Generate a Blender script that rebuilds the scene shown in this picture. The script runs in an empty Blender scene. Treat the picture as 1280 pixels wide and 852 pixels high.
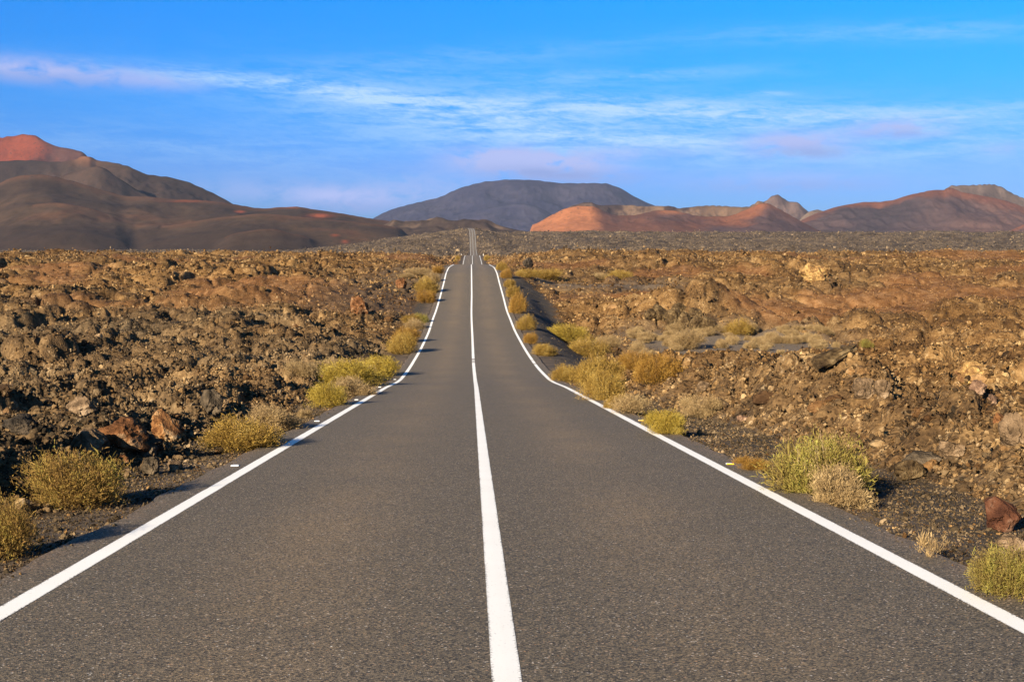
import bpy, bmesh, math, random
import numpy as np
from mathutils import Vector, Matrix

scene = bpy.context.scene
COL = scene.collection
rng = np.random.default_rng(7)
random.seed(7)

# ------------------------------------------------------------------ camera, sky, sun, exposure
F = 1493.0                      # focal length in photo pixels (1280 wide)
HY = 318.0                      # eye-level row in the photo
PITCH = math.atan((426.0 - HY) / F)
CP, SP = math.cos(PITCH), math.sin(PITCH)
cam_d = bpy.data.cameras.new('camera')
cam_d.sensor_width = 36.0
cam_d.lens = F / 1280.0 * 36.0
cam_d.clip_start = 0.1
cam_d.clip_end = 40000.0
cam = bpy.data.objects.new('camera', cam_d)
COL.objects.link(cam)
cam.location = (0, 0, 0)
cam.rotation_euler = (math.pi / 2 - PITCH, 0, 0)
scene.camera = cam

SUN_AZ, SUN_EL = 33.0, 20.5     # the light travels towards azimuth SUN_AZ (from +Y towards +X)
EXPOSURE = 1.45
SKY_STRENGTH = 0.054
scene.view_settings.view_transform = 'Standard'
scene.view_settings.look = 'None'
scene.view_settings.exposure = EXPOSURE
scene.view_settings.gamma = 1.0
scene.view_settings.use_curve_mapping = False
scene.render.engine = 'CYCLES'
scene.cycles.use_denoising = True
scene.cycles.max_bounces = 6
scene.cycles.volume_bounces = 1

az, el = math.radians(SUN_AZ), math.radians(SUN_EL)
Ldir = Vector((math.sin(az) * math.cos(el), math.cos(az) * math.cos(el), -math.sin(el)))
sun_d = bpy.data.lights.new('sun', 'SUN')
sun_d.energy = 5.0
sun_d.angle = math.radians(0.5)
sun_d.color = (1.0, 0.86, 0.66)
sun = bpy.data.objects.new('sun', sun_d)
COL.objects.link(sun)
sun.rotation_euler = Ldir.to_track_quat('-Z', 'Y').to_euler()


class NT:
    """small helper to write node trees as expressions"""
    def __init__(self, tree):
        self.t = tree
        self.n = tree.nodes
        self.l = tree.links

    def new(self, typ, **kw):
        nd = self.n.new(typ)
        for k, v in kw.items():
            setattr(nd, k, v)
        return nd

    def put(self, sock, v):
        if v is None:
            return
        if isinstance(v, bpy.types.NodeSocket):
            self.l.new(v, sock)
        elif isinstance(v, (tuple, list)):
            if sock.type == 'RGBA' and len(v) == 3:
                v = tuple(v) + (1.0,)
            sock.default_value = v
        else:
            sock.default_value = v

    def math(self, op, a, b=None, c=None, clamp=False):
        nd = self.new('ShaderNodeMath', operation=op, use_clamp=clamp)
        self.put(nd.inputs[0], a)
        self.put(nd.inputs[1], b)
        self.put(nd.inputs[2], c)
        return nd.outputs[0]

    def mix(self, f, a, b, blend='MIX'):
        nd = self.new('ShaderNodeMix', data_type='RGBA', blend_type=blend)
        self.put(nd.inputs[0], f)
        self.put(nd.inputs[6], a)
        self.put(nd.inputs[7], b)
        return nd.outputs[2]

    def noise(self, vec, scale, detail=4.0, rough=0.55, out=0, dist=0.0):
        nd = self.new('ShaderNodeTexNoise')
        self.put(nd.inputs['Vector'], vec)
        nd.inputs['Scale'].default_value = scale
        nd.inputs['Detail'].default_value = detail
        nd.inputs['Roughness'].default_value = rough
        nd.inputs['Distortion'].default_value = dist
        return nd.outputs[out]

    def voro(self, vec, scale, feature='F1', out='Distance'):
        nd = self.new('ShaderNodeTexVoronoi', feature=feature)
        self.put(nd.inputs['Vector'], vec)
        nd.inputs['Scale'].default_value = scale
        return nd.outputs[out]

    def ramp(self, f, stops, interp='LINEAR'):
        nd = self.new('ShaderNodeValToRGB')
        cr = nd.color_ramp
        cr.interpolation = interp
        while len(cr.elements) < len(stops):
            cr.elements.new(0.5)
        for e, (p, c) in zip(cr.elements, stops):
            e.position = p
            e.color = tuple(c) + (1.0,) if len(c) == 3 else c
        self.put(nd.inputs[0], f)
        return nd.outputs[0]

    def step(self, v, lo, hi, a=0.0, b=1.0, smooth=True):
        nd = self.new('ShaderNodeMapRange')
        nd.interpolation_type = 'SMOOTHSTEP' if smooth else 'LINEAR'
        self.put(nd.inputs[0], v)
        nd.inputs[1].default_value = lo
        nd.inputs[2].default_value = hi
        nd.inputs[3].default_value = a
        nd.inputs[4].default_value = b
        return nd.outputs[0]

    def attr(self, name, typ='GEOMETRY', out='Fac'):
        nd = self.new('ShaderNodeAttribute', attribute_name=name, attribute_type=typ)
        return nd.outputs[out]

    def vmath(self, op, a, b=None):
        nd = self.new('ShaderNodeVectorMath', operation=op)
        self.put(nd.inputs[0], a)
        self.put(nd.inputs[1], b)
        return nd.outputs[0]


def build_world():
    w = bpy.data.worlds.new('World')
    scene.world = w
    w.use_nodes = True
    w.node_tree.nodes.clear()
    T = NT(w.node_tree)
    out = T.new('ShaderNodeOutputWorld')
    bg = T.new('ShaderNodeBackground')
    T.l.new(bg.outputs[0], out.inputs[0])
    sky = T.new('ShaderNodeTexSky', sky_type='NISHITA')
    sky.sun_disc = False
    sky.sun_elevation = el
    # direction TO the sun is azimuth SUN_AZ + 180
    sky.sun_rotation = az + math.pi
    sky.altitude = 200.0
    sky.air_density = 1.0
    sky.dust_density = 0.3
    sky.ozone_density = 3.0
    tc = T.new('ShaderNodeTexCoord').outputs['Generated']
    sep = T.new('ShaderNodeSeparateXYZ')
    T.l.new(tc, sep.inputs[0])
    X, Y, Z = sep.outputs
    # azimuth and elevation in degrees
    azd = T.math('MULTIPLY', T.math('ARCTAN2', X, Y), 180 / math.pi)
    eld = T.math('MULTIPLY', T.math('ARCSINE', Z), 180 / math.pi)
    # colour grade of the sky: deeper blue up high, lavender near the horizon
    hs = T.new('ShaderNodeHueSaturation')
    T.put(hs.inputs['Saturation'], 1.28)
    hs.inputs['Value'].default_value = 1.0
    T.l.new(sky.outputs[0], hs.inputs['Color'])
    tint = T.ramp(T.step(eld, 0.0, 40.0, smooth=False), SKY_TINT)
    col = T.mix(1.0, hs.outputs[0], tint, 'MULTIPLY')
    # a little paler towards the right of the view
    side = T.ramp(T.step(azd, -24.0, 24.0, smooth=False), [(0.0, (0.85, 0.94, 0.98)), (1.0, (1.35, 1.07, 1.0))])
    col = T.mix(1.0, col, side, 'MULTIPLY')
    # clouds: (azimuth, elevation, half width, half height, tilt, strength, kind)
    vec = T.new('ShaderNodeCombineXYZ')
    T.put(vec.inputs[0], T.math('MULTIPLY', azd, 0.13))
    T.put(vec.inputs[1], eld)
    n_streak = T.noise(vec.outputs[0], 1.7, 6, 0.62, dist=0.6)
    vec2 = T.new('ShaderNodeCombineXYZ')
    T.put(vec2.inputs[0], T.math('MULTIPLY', azd, 0.45))
    T.put(vec2.inputs[1], eld)
    vec3 = T.new('ShaderNodeCombineXYZ')
    T.put(vec3.inputs[0], T.math('MULTIPLY', azd, 0.22))
    T.put(vec3.inputs[1], T.math('ADD', eld, T.math('MULTIPLY', azd, 0.09)))
    n_fibre = T.noise(vec3.outputs[0], 5.5, 6, 0.7, dist=0.8)
    n_streak = T.math('ADD', T.math('MULTIPLY', n_streak, 0.62), T.math('MULTIPLY', n_fibre, 0.38))
    n_puff = T.noise(vec2.outputs[0], 1.5, 6, 0.6, dist=0.3)

    def cloud(px, py, hw, hh, tilt, s, bend=0.0):
        u0 = math.degrees(math.atan((px - 640) / F))
        v0 = math.degrees(math.atan((HY - py) / F))
        k = 57.3 / F
        du = T.math('SUBTRACT', azd, u0)
        dv = T.math('SUBTRACT', T.math('SUBTRACT', eld, v0), T.math('MULTIPLY', du, -tilt))
        if bend:
            dv = T.math('SUBTRACT', dv, T.math('MULTIPLY', T.math('MULTIPLY', du, du), bend))
        a = T.math('POWER', T.math('ABSOLUTE', T.math('DIVIDE', du, hw * k)), 2.0)
        b = T.math('POWER', T.math('ABSOLUTE', T.math('DIVIDE', dv, hh * k)), 2.0)
        g = T.math('EXPONENT', T.math('MULTIPLY', T.math('ADD', a, b), -1.0))
        return T.math('MULTIPLY', g, s)

    def total(lst):
        r = None
        for c in lst:
            g = cloud(*c)
            r = g if r is None else T.math('ADD', r, g)
        return r
    st = T.math('MULTIPLY', total(STREAKS), 0.80)
    pf = total(PUFFS)
    st = T.math('MULTIPLY', st, T.step(n_streak, 0.34, 0.64), clamp=True)
    sh = T.math('MULTIPLY', total(SHADES), T.step(n_puff, 0.22, 0.56), clamp=True)
    pf = T.math('MULTIPLY', pf, T.step(n_puff, 0.24, 0.58), clamp=True)
    col = T.mix(st, col, CLOUD_WHITE)
    col = T.mix(pf, col, PUFF_LIGHT)
    col = T.mix(sh, col, PUFF_DARK)
    T.put(bg.inputs[0], col)
    bg.inputs[1].default_value = SKY_STRENGTH


# multiplied onto the sky texture between 0 and 40 degrees of elevation
SKY_TINT = [(0.0, (0.16, 0.31, 0.80)), (0.10, (0.15, 0.37, 0.94)), (0.20, (0.06, 0.57, 1.12)), (0.30, (0.0, 0.68, 1.26)), (0.45, (0.3, 0.65, 1.0)), (1.0, (0.80, 0.80, 0.80))]
CLOUD_WHITE = (3.2, 4.9, 6.6)
PUFF_LIGHT = (3.0, 3.5, 6.1)
PUFF_DARK = (1.85, 2.5, 5.0)
STREAKS = [
    (250, 108, 170, 8, 0.07, 0.55), (420, 120, 170, 11, 0.10, 0.65), (560, 134, 190, 13, 0.10, 0.75), (600, 158, 230, 14, 0.10, 0.6),
    (800, 135, 190, 12, 0.04, 0.6), (900, 152, 280, 16, 0.07, 0.6), (1120, 158, 200, 12, 0.05, 0.6),
    (1150, 60, 230, 12, 0.03, 0.42), (830, 98, 140, 9, -0.02, 0.32), (955, 124, 30, 3, 0.05, 0.8), (560, 100, 240, 12, 0.0, 0.25),
    (250, 195, 260, 22, 0.08, 0.32), (650, 180, 260, 20, 0.05, 0.5), (820, 178, 120, 6, 0.04, 0.5),
    (1150, 195, 280, 22, 0.0, 0.4), (1230, 150, 100, 9, 0.03, 0.5), (640, 72, 260, 12, -0.06, 0.25), (620, 150, 420, 60, 0.06, 0.22), (950, 170, 400, 40, 0.03, 0.28),
]
PUFFS = [
    (45, 106, 105, 13, 0.03, 1.0), (200, 113, 60, 10, 0.05, 0.5), (670, 205, 90, 15, 0.06, 1.6), (635, 203, 50, 11, 0.03, 1.0), (990, 183, 60, 13, 0.02, 1.1),
    (1112, 169, 52, 10, 0.0, 0.95), (430, 247, 75, 14, 0.02, 0.95), (980, 228, 120, 12, 0.0, 0.4), (790, 193, 90, 9, 0.0, 0.4),
    (300, 240, 80, 16, 0.0, 0.35), (540, 236, 80, 22, 0.0, 0.45), (1265, 198, 40, 7, 0.0, 0.45),
]
SHADES = [
    (60, 116, 75, 8, 0.03, 0.45), (690, 219, 85, 9, 0.06, 1.1), (1005, 196, 55, 8, 0.02, 0.75), (1118, 177, 45, 6, 0.0, 0.5), (435, 261, 70, 9, 0.0, 0.6), (985, 236, 110, 8, 0.0, 0.4),
]
build_world()


# ------------------------------------------------------------------ numeric helpers
def ray(px, py):
    xc = (px - 640.0) / F
    yc = -(py - 426.0) / F
    return np.array([xc, CP + yc * SP, -SP + yc * CP])


def hsh(ix, iy, seed):
    h = (ix.astype(np.int64) * 374761393 + iy.astype(np.int64) * 668265263 + seed * 1442695041) & 0xFFFFFFFF
    h = ((h ^ (h >> 13)) * 1274126177) & 0xFFFFFFFF
    h = ((h ^ (h >> 16)) * 2246822519) & 0xFFFFFFFF
    return (h ^ (h >> 15)) & 0xFFFFFFFF


def h01(ix, iy, seed):
    return hsh(ix, iy, seed).astype(np.float64) / 4294967296.0


def pn(x, y, seed=0):
    xi, yi = np.floor(x), np.floor(y)
    fx, fy = x - xi, y - yi
    xi, yi = xi.astype(np.int64), yi.astype(np.int64)
    ux, uy = fx * fx * fx * (fx * (fx * 6 - 15) + 10), fy * fy * fy * (fy * (fy * 6 - 15) + 10)

    def g(dx, dy):
        a = h01(xi + dx, yi + dy, seed) * (2 * math.pi)
        return np.cos(a) * (fx - dx) + np.sin(a) * (fy - dy)
    a = g(0, 0) * (1 - ux) + g(1, 0) * ux
    b = g(0, 1) * (1 - ux) + g(1, 1) * ux
    return (a * (1 - uy) + b * uy) * 1.5


def fbm(x, y, octv=4, seed=0, gain=0.5):
    s, a = 0.0, 1.0
    for i in range(octv):
        s = s + a * pn(x * 2.03 ** i + 17.3 * i, y * 2.03 ** i - 9.1 * i, seed + i * 13)
        a *= gain
    return s


def voro(x, y, seed=0):
    xi, yi = np.floor(x).astype(np.int64), np.floor(y).astype(np.int64)
    f1 = np.full(x.shape, 9.0)
    f2 = np.full(x.shape, 9.0)
    cid = np.zeros(x.shape)
    for dx in (-1, 0, 1):
        for dy in (-1, 0, 1):
            cx, cy = xi + dx, yi + dy
            px = cx + 0.1 + 0.8 * h01(cx, cy, seed)
            py = cy + 0.1 + 0.8 * h01(cx, cy, seed + 5)
            d = np.hypot(px - x, py - y)
            n1 = d < f1
            f2 = np.where(n1, f1, np.minimum(f2, d))
            cid = np.where(n1, h01(cx, cy, seed + 9), cid)
            f1 = np.where(n1, d, f1)
    return f1, f2, cid


def ss(v, lo, hi):
    t = np.clip((v - lo) / (hi - lo), 0, 1)
    return t * t * (3 - 2 * t)


def curve(xs, ys):
    """smooth monotone-ish cubic through points, tabulated"""
    xs, ys = np.array(xs, float), np.array(ys, float)
    d = np.diff(ys) / np.diff(xs)
    m = np.zeros_like(ys)
    m[0], m[-1] = d[0], d[-1]
    for i in range(1, len(xs) - 1):
        if d[i - 1] * d[i] > 0:
            h0, h1 = xs[i] - xs[i - 1], xs[i + 1] - xs[i]
            w1, w2 = 2 * h1 + h0, h1 + 2 * h0
            m[i] = (w1 + w2) / (w1 / d[i - 1] + w2 / d[i])
    def f(q):
        q = np.asarray(q, float)
        c = np.clip(q, xs[0], xs[-1])
        i = np.clip(np.searchsorted(xs, c) - 1, 0, len(xs) - 2)
        h = xs[i + 1] - xs[i]
        t = (c - xs[i]) / h
        v = ((2 * t ** 3 - 3 * t ** 2 + 1) * ys[i] + (t ** 3 - 2 * t ** 2 + t) * h * m[i]
             + (-2 * t ** 3 + 3 * t ** 2) * ys[i + 1] + (t ** 3 - t ** 2) * h * m[i + 1])
        return v
    return f


# ------------------------------------------------------------------ the road's line through the land
ROAD_W = 6.0                    # between the edge lines
rp = []                         # (photo row, centre column, width in pixels between the edge lines)
for y in (852, 765, 690, 640, 600, 564, 530, 503, 485):
    rp.append((y, 594 + (y - 472) * 0.1026, 184 + 3.61 * (y - 472.7)))
rp += [(472.7, 593.6, 183), (453.9, 591.8, 152.4), (435, 591.0, 129), (416.3, 590.2, 109.8), (397.6, 589.4, 95.8),
       (390, 589.3, 89.8), (369, 589.6, 77.9), (354.5, 589.5, 70), (340.4, 589.4, 62.6), (333.6, 589.3, 54.9), (330.6, 589.2, 44.5)]
P = []
for y, cx, w in rp:
    P.append(ray(cx, y) * (F * ROAD_W / w))
P = np.array(P)
slope0 = (P[1] - P[0]) / (P[1][1] - P[0][1])
first = P[0] + slope0 * (-46 - P[0][1])
first[0] = P[0][0] + 0.0368 * (P[0][1] + 46)
far = np.array([(250, -3.1), (300, -4.6), (340, -4.3), (376, -3.28), (481, -0.75), (505, -0.42), (525, -0.42), (600, -3.0),
                (750, -8.0), (950, -6.5), (1100, -1.2), (1180, 1.0), (1225, 3.0), (1460, 28.3), (1520, 32.2), (1600, 35.0), (1700, 35.5),
                (1900, 33)])
fcol = {250: 590.0, 300: 590.2, 340: 590.5, 376: 590.7, 481: 590.5, 505: 590.6, 525: 590.7, 600: 591.0, 750: 591.6, 950: 592.0,
        1100: 592.2, 1180: 592.2, 1225: 591.8, 1460: 590.2, 1520: 589.0, 1600: 585.5, 1700: 577, 1900: 556}
RY = np.concatenate([[first[1]], P[:, 1], far[:, 0]])
RZ = np.concatenate([[first[2]], P[:, 2], far[:, 1]])
RX = np.concatenate([[first[0]], P[:, 0], [(fcol[int(q)] - 640) / F * q for q in far[:, 0]]])
road_z, road_x = curve(RY, RZ), curve(RY, RX)

LEFT = curve([-60, 0, 6, 10, 20, 30, 42, 55, 75, 92, 108, 125, 150, 185, 225, 275, 330, 420, 520, 650, 850, 1050, 1400, 1800, 2500, 9000],
             [1.2, -1.55, -1.95, -2.15, -2.85, -3.5, -4.25, -4.75, -4.95, -4.8, -4.1, -3.2, -2.2, -1.3, -0.7, -0.4, -0.7, -2.0, -1.6, -6, -8, -4, 0, 4, 9, 50])
RIGHT = curve([-60, 0, 6, 12, 20, 30, 42, 55, 68, 95, 104, 112, 140, 172, 215, 280, 330, 420, 520, 650, 850, 1100, 1225, 1460, 1600, 2500, 4000, 9000],
              [1.6, -1.1, -1.55, -1.75, -2.4, -3.0, -4.0, -5.9, -6.75, -6.85, -6.2, -5.4, -3.6, -1.9, -0.8, -0.35, -0.6, -1.6, -1.2, -5, -6, -0.5, 5.0, 22.5, 27.5, 42, 69, 150])


def clinker(x, y, size, seed):
    wx, wy = x + size * 0.35 * pn(x / size, y / size, seed + 31), y + size * 0.35 * pn(x / size, y / size, seed + 47)
    f1, f2, cid = voro(wx / size, wy / size, seed)
    edge = ss(f2 - f1, 0.0, 0.28)
    dome = 1.0 - np.minimum(f1, 1.0) ** 2
    return edge * (0.25 + 0.75 * dome) * (0.35 + 0.9 * cid) - 0.45


def terrain(x, Y, detail=True):
    x, Y = np.asarray(x, float), np.asarray(Y, float)
    s = x - road_x(Y)
    a = np.abs(s)
    zr = road_z(Y)
    right = s > 0
    r = np.hypot(x, Y)
    zR = RIGHT(Y)
    # the left plain lies lower towards the left
    azm = np.where(Y > 1, x / np.maximum(Y, 1), 0)
    lw = ss(-azm, 0.04, 0.20)
    zl = LEFT(Y)
    zl = np.where(Y > 850, zR * (1 - lw) + zl * lw, zl)
    zf = np.where(right, zR, zl)
    # near the road far away both sides follow the road
    fl = np.where(right, 10.0, 8.0)
    floor = ss(Y, 64, 71) * (1 - ss(Y, 97, 106)) * ss(s, 9, 15) * (1 - ss(s, 25, 33))
    track = np.exp(-((Y - 141 - 2.2 * pn(x / 9, x * 0, 3)) / 7.0) ** 2) * ss(s, 5, 8) * (1 - ss(s, 20, 30))
    soil = ss(fbm(x / 34, Y / 34, 3, 91), 0.10, 0.42) * ss(Y, 78, 105)
    soil = soil * (1 - ss(Y, 330, 500))
    flat = np.clip(floor + 0.7 * track, 0, 1)
    nb = pn(x / 2.3, Y / 2.3, 5)
    b0 = np.where(right, 4.55, 4.15) + 0.45 * nb + np.where(right, 0.5 * (1 - ss(Y, 15, 30)), 0.0)
    bl = 2.2 + 3.5 * ss(Y, 40, 110) + 0.02 * np.maximum(Y - 250, 0)
    bl = np.where(right & (Y > 50) & (Y < 135), 4.2, bl)
    emb = np.where(right, ss(Y, 56, 66) * (1 - ss(Y, 128, 142)), 0.0)
    bl = bl * (1 - emb) + 3.3 * emb
    t = ss(a - b0, 0.0, bl)
    tt = ss(a - b0, 0.0, 14.0) * (1 - 0.9 * flat)
    macro = (fbm(x / 42, Y / 42, 3, 11) * 0.95 + fbm(x / 13, Y / 13, 3, 12) * 0.72) * ss(r, 4, 40)
    macro = macro + fbm(x / 170, Y / 170, 3, 13) * 2.2 * ss(r, 500, 1100) + fbm(x / 60, Y / 60, 3, 14) * 1.2 * ss(r, 350, 800)
    # bank of lava on the right of the near road and a mound standing over the dry floor
    macro = macro + np.where(right, 0.35 * np.exp(-((Y - 22) / 12) ** 2) * ss(a, 6, 10), 0)
    macro = macro + 2.3 * np.exp(-((s - 21.0) / 5.5) ** 2 - ((Y - 110) / 6.0) ** 2)
    macro = macro + 0.9 * np.exp(-((s + 4.9) / 1.0) ** 2 - ((Y - 17.2) / 1.6) ** 2) * 0.5
    zsh = zr - 0.06 - 0.035 * np.maximum(a - 3.4, 0) + 0.014 * fbm(x / 2.2, Y / 2.2, 2, 6) * ss(a, 3.5, 4.0)
    z = zsh * (1 - t) + (zf + macro * tt) * t
    rough = ss(a - b0 - 3.0 * emb, 0.1, 2.2) * (1 - 0.5 * soil) * (1 - flat)
    if detail:
        for size, amp, seed in ((7.0, 1.15, 21), (2.6, 0.62, 22), (1.1, 0.34, 23), (0.5, 0.17, 24)):
            lod = np.clip(size / (0.0105 * np.maximum(r, 1)) - 0.6, 0, 1)
            m = (lod * rough) > 0.003
            if size > 2:
                lod = lod * np.where(right, 1.0, 0.55 + 0.45 * ss(r, 24, 46))
            if size > 5:
                lod = lod * ss(a, 9, 22)
            if np.any(m):
                q = np.zeros_like(z)
                q[m] = clinker(x[m], Y[m], size, seed) * amp * (lod * rough)[m]
                z = z + q
        for size, amp, seed in ((9.0, 1.3, 28), (22.0, 2.0, 25), (60.0, 2.4, 26)):
            lod = ss(r, 420, 800) * np.clip(size / (0.0105 * np.maximum(r, 1)) - 0.3, 0, 1) * ss(a, 8, 30) * (1 - ss(r, 4000, 7000))
            m = lod > 0.003
            if np.any(m):
                q = np.zeros_like(z)
                q[m] = clinker(x[m], Y[m], size, seed) * amp * lod[m]
                z = z + q
        m = (r < 14) & (a > 3.4)
        if np.any(m):
            q = np.zeros_like(z)
            q[m] = 0.0012 * pn(x[m] / 0.22, Y[m] / 0.22, 8)
            z = z + q
    clear = 0.16 + 0.0006 * np.maximum(r, 0)
    z = np.where(a < 3.42, np.minimum(z, zr - clear), z)
    gravel = 1 - ss(a - b0 - 3.0 * emb, -0.2, 0.9)  # gravel widened down the embankment; its dark tone also paints in that slope's shade
    talus = np.where(~right, ss(Y, 85, 105) * (1 - ss(Y, 150, 190)) * (1 - ss(a, 9, 17)), 0.0)
    gravel = np.clip(gravel + 0.6 * talus + flat * 0.9, 0, 1)
    dark = np.where(right, 0.12 + 0.55 * (1 - ss(a + 0.25 * Y, 8, 17)), 0.58 * (1 - ss(Y + 9 * fbm(x / 20, Y / 20, 2, 77), 74, 112)) + 0.06)
    dark = np.clip(dark + 0.35 * fbm(x / 16, Y / 16, 3, 55), 0, 1)
    return z, gravel, soil * (1 - gravel), dark, flat


def ground_at(px, py, y0=4.0, y1=620.0):
    d = ray(px, py)
    Ys = np.exp(np.linspace(math.log(y0), math.log(y1), 5000))
    X = d[0] / d[1] * Ys
    Z = d[2] / d[1] * Ys
    z = terrain(X, Ys)[0]
    s = np.abs(X - road_x(Ys))
    z = np.where(s < 3.42, road_z(Ys), z)
    hit = np.nonzero(z >= Z)[0]
    i = hit[0] if len(hit) else len(Ys) - 1
    return X[i], Ys[i], z[i]


# ------------------------------------------------------------------ object helpers
def link(name, me, mat=None, parent=None):
    o = bpy.data.objects.new(name, me)
    COL.objects.link(o)
    if mat is not None and not me.materials:
        me.materials.append(mat)
    if parent is not None:
        o.parent = parent
    return o


def tag(o, label=None, cat=None, group=None, kind=None):
    if label:
        o['label'] = label
    if cat:
        o['category'] = cat
    if group:
        o['group'] = group
    if kind:
        o['kind'] = kind
    return o


def mesh_np(name, verts, faces, smooth=False):
    """faces: (n,3) or (n,4) index array"""
    verts = np.ascontiguousarray(verts, dtype=np.float32)
    faces = np.ascontiguousarray(faces, dtype=np.int32)
    me = bpy.data.meshes.new(name)
    n, k = faces.shape
    me.vertices.add(len(verts))
    me.vertices.foreach_set('co', verts.ravel())
    me.loops.add(n * k)
    me.loops.foreach_set('vertex_index', faces.ravel())
    me.polygons.add(n)
    me.polygons.foreach_set('loop_start', np.arange(0, n * k, k, dtype=np.int32))
    me.polygons.foreach_set('use_smooth', np.full(n, smooth))
    me.update(calc_edges=True)
    return me


def fattr(me, name, vals, typ='FLOAT', dom='POINT'):
    a = me.attributes.new(name, typ, dom)
    key = 'value' if typ in ('FLOAT', 'INT') else ('vector' if typ == 'FLOAT_VECTOR' else 'color')
    dt = np.int32 if typ == 'INT' else np.float32
    a.data.foreach_set(key, np.ascontiguousarray(vals, dtype=dt).ravel())


def grid_faces(nr, nc, wrap=False):
    i = np.arange(nr - 1)[:, None]
    j = np.arange(nc if wrap else nc - 1)[None, :]
    j2 = (j + 1) % nc
    return np.stack([i * nc + j, i * nc + j2, (i + 1) * nc + j2, (i + 1) * nc + j], -1).reshape(-1, 4)


def principled(name):
    m = bpy.data.materials.new(name)
    m.use_nodes = True
    T = NT(m.node_tree)
    b = m.node_tree.nodes['Principled BSDF']
    b.inputs['Specular IOR Level'].default_value = 0.2
    return m, T, b


# ------------------------------------------------------------------ materials
def lava_material(name, mode):
    """mode: ground (mesh attributes), rubble (attributes of the scattered point), rock (one zone for each object)"""
    m, T, b = principled(name)
    geo = T.new('ShaderNodeNewGeometry')
    pos = geo.outputs['Position']
    n_big = T.noise(pos, 0.10, 4, 0.6)
    n_mid = T.noise(pos, 0.9, 5, 0.62)
    n_fine = T.noise(pos, 6.5, 5, 0.7)
    v = T.math('ADD', T.math('MULTIPLY', n_mid, 0.55), T.math('MULTIPLY', n_fine, 0.45))
    v = T.math('ADD', v, T.math('MULTIPLY', T.math('SUBTRACT', n_big, 0.5), 0.35))
    info = T.new('ShaderNodeObjectInfo').outputs['Random']
    if mode != 'ground':
        v = T.math('ADD', v, T.math('MULTIPLY', T.math('SUBTRACT', info, 0.58), 0.30))
    brown = T.ramp(v, [(0.28, (0.022, 0.012, 0.006)), (0.44, (0.085, 0.044, 0.016)), (0.56, (0.180, 0.100, 0.036)), (0.70, (0.37, 0.245, 0.110))])
    grey = T.ramp(v, [(0.30, (0.024, 0.018, 0.011)), (0.46, (0.070, 0.049, 0.027)), (0.58, (0.130, 0.089, 0.047)), (0.74, (0.28, 0.20, 0.115))])
    rust = T.ramp(v, [(0.30, (0.055, 0.024, 0.009)), (0.50, (0.150, 0.070, 0.026)), (0.70, (0.30, 0.165, 0.072))])
    grav = T.ramp(T.math('ADD', T.math('MULTIPLY', n_fine, 0.45), T.math('MULTIPLY', T.noise(pos, 75, 2, 0.6), 0.55)),
                  [(0.30, (0.020, 0.017, 0.013)), (0.50, (0.050, 0.041, 0.032)), (0.60, (0.095, 0.076, 0.056)), (0.70, (0.24, 0.19, 0.14))])
    typ = 'INSTANCER' if mode == 'rubble' else 'GEOMETRY'
    if mode == 'rock':
        typ = 'OBJECT'
    dark, soil = T.attr('dark', typ), T.attr('soil', typ)
    if mode == 'rock':
        at = T.new('ShaderNodeAttribute', attribute_name='dark', attribute_type='OBJECT')
        dark = at.outputs['Fac']
        at = T.new('ShaderNodeAttribute', attribute_name='soil', attribute_type='OBJECT')
        soil = at.outputs['Fac']
    col = T.mix(dark, brown, grey)
    col = T.mix(soil, col, rust)
    # pale crust and lichen in patches
    pale = T.math('MULTIPLY', T.step(T.noise(pos, 2.4, 5, 0.72), 0.56, 0.70), T.step(n_fine, 0.46, 0.60))
    col = T.mix(T.math('MULTIPLY', pale, 0.55), col, (0.48, 0.35, 0.20))
    if mode == 'rubble':
        fcol = T.ramp(v, [(0.3, (0.016, 0.012, 0.008)), (0.45, (0.052, 0.037, 0.022)), (0.55, (0.105, 0.074, 0.044)), (0.68, (0.26, 0.185, 0.105))])
        col = T.mix(T.attr('far', typ), col, fcol)
    if mode == 'ground':
        g = T.attr('gravel')
        sh = T.attr('verge')
        dusty = T.mix(T.math('MULTIPLY', sh, T.step(T.noise(pos, 1.1, 4), 0.3, 0.6)), grav, (0.12, 0.088, 0.062))
        fl = T.attr('flat')
        dusty = T.mix(T.math('MULTIPLY', fl, 0.75), dusty, (0.17, 0.135, 0.10))
        col = T.mix(g, col, dusty)
        far = T.attr('far')
        fcol = T.ramp(T.math('ADD', T.math('MULTIPLY', T.noise(pos, 0.035, 6, 0.7), 0.4), T.math('MULTIPLY', T.noise(pos, 0.35, 5, 0.75), 0.6)),
                      [(0.36, (0.016, 0.012, 0.008)), (0.47, (0.060, 0.042, 0.026)), (0.54, (0.115, 0.080, 0.047)), (0.62, (0.25, 0.18, 0.105))])
        col = T.mix(far, col, fcol)
    bump = T.new('ShaderNodeBump')
    bump.inputs['Strength'].default_value = 0.8
    bump.inputs['Distance'].default_value = 0.05
    hgt = T.math('ADD', n_fine, T.math('MULTIPLY', T.voro(pos, 14.0), 0.8))
    if mode == 'ground':                     # fine grit on the verges instead of lumps
        hgt = T.math('ADD', T.math('MULTIPLY', hgt, T.math('SUBTRACT', 1.0, T.math('MULTIPLY', g, 0.93))), T.math('MULTIPLY', T.noise(pos, 55, 3, 0.7), T.math('MULTIPLY', g, 0.22)))
    T.put(bump.inputs['Height'], hgt)
    T.put(b.inputs['Normal'], bump.outputs[0])
    T.put(b.inputs['Base Color'], col)
    b.inputs['Roughness'].default_value = 0.95
    b.inputs['Specular IOR Level'].default_value = 0.08
    return m


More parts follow.
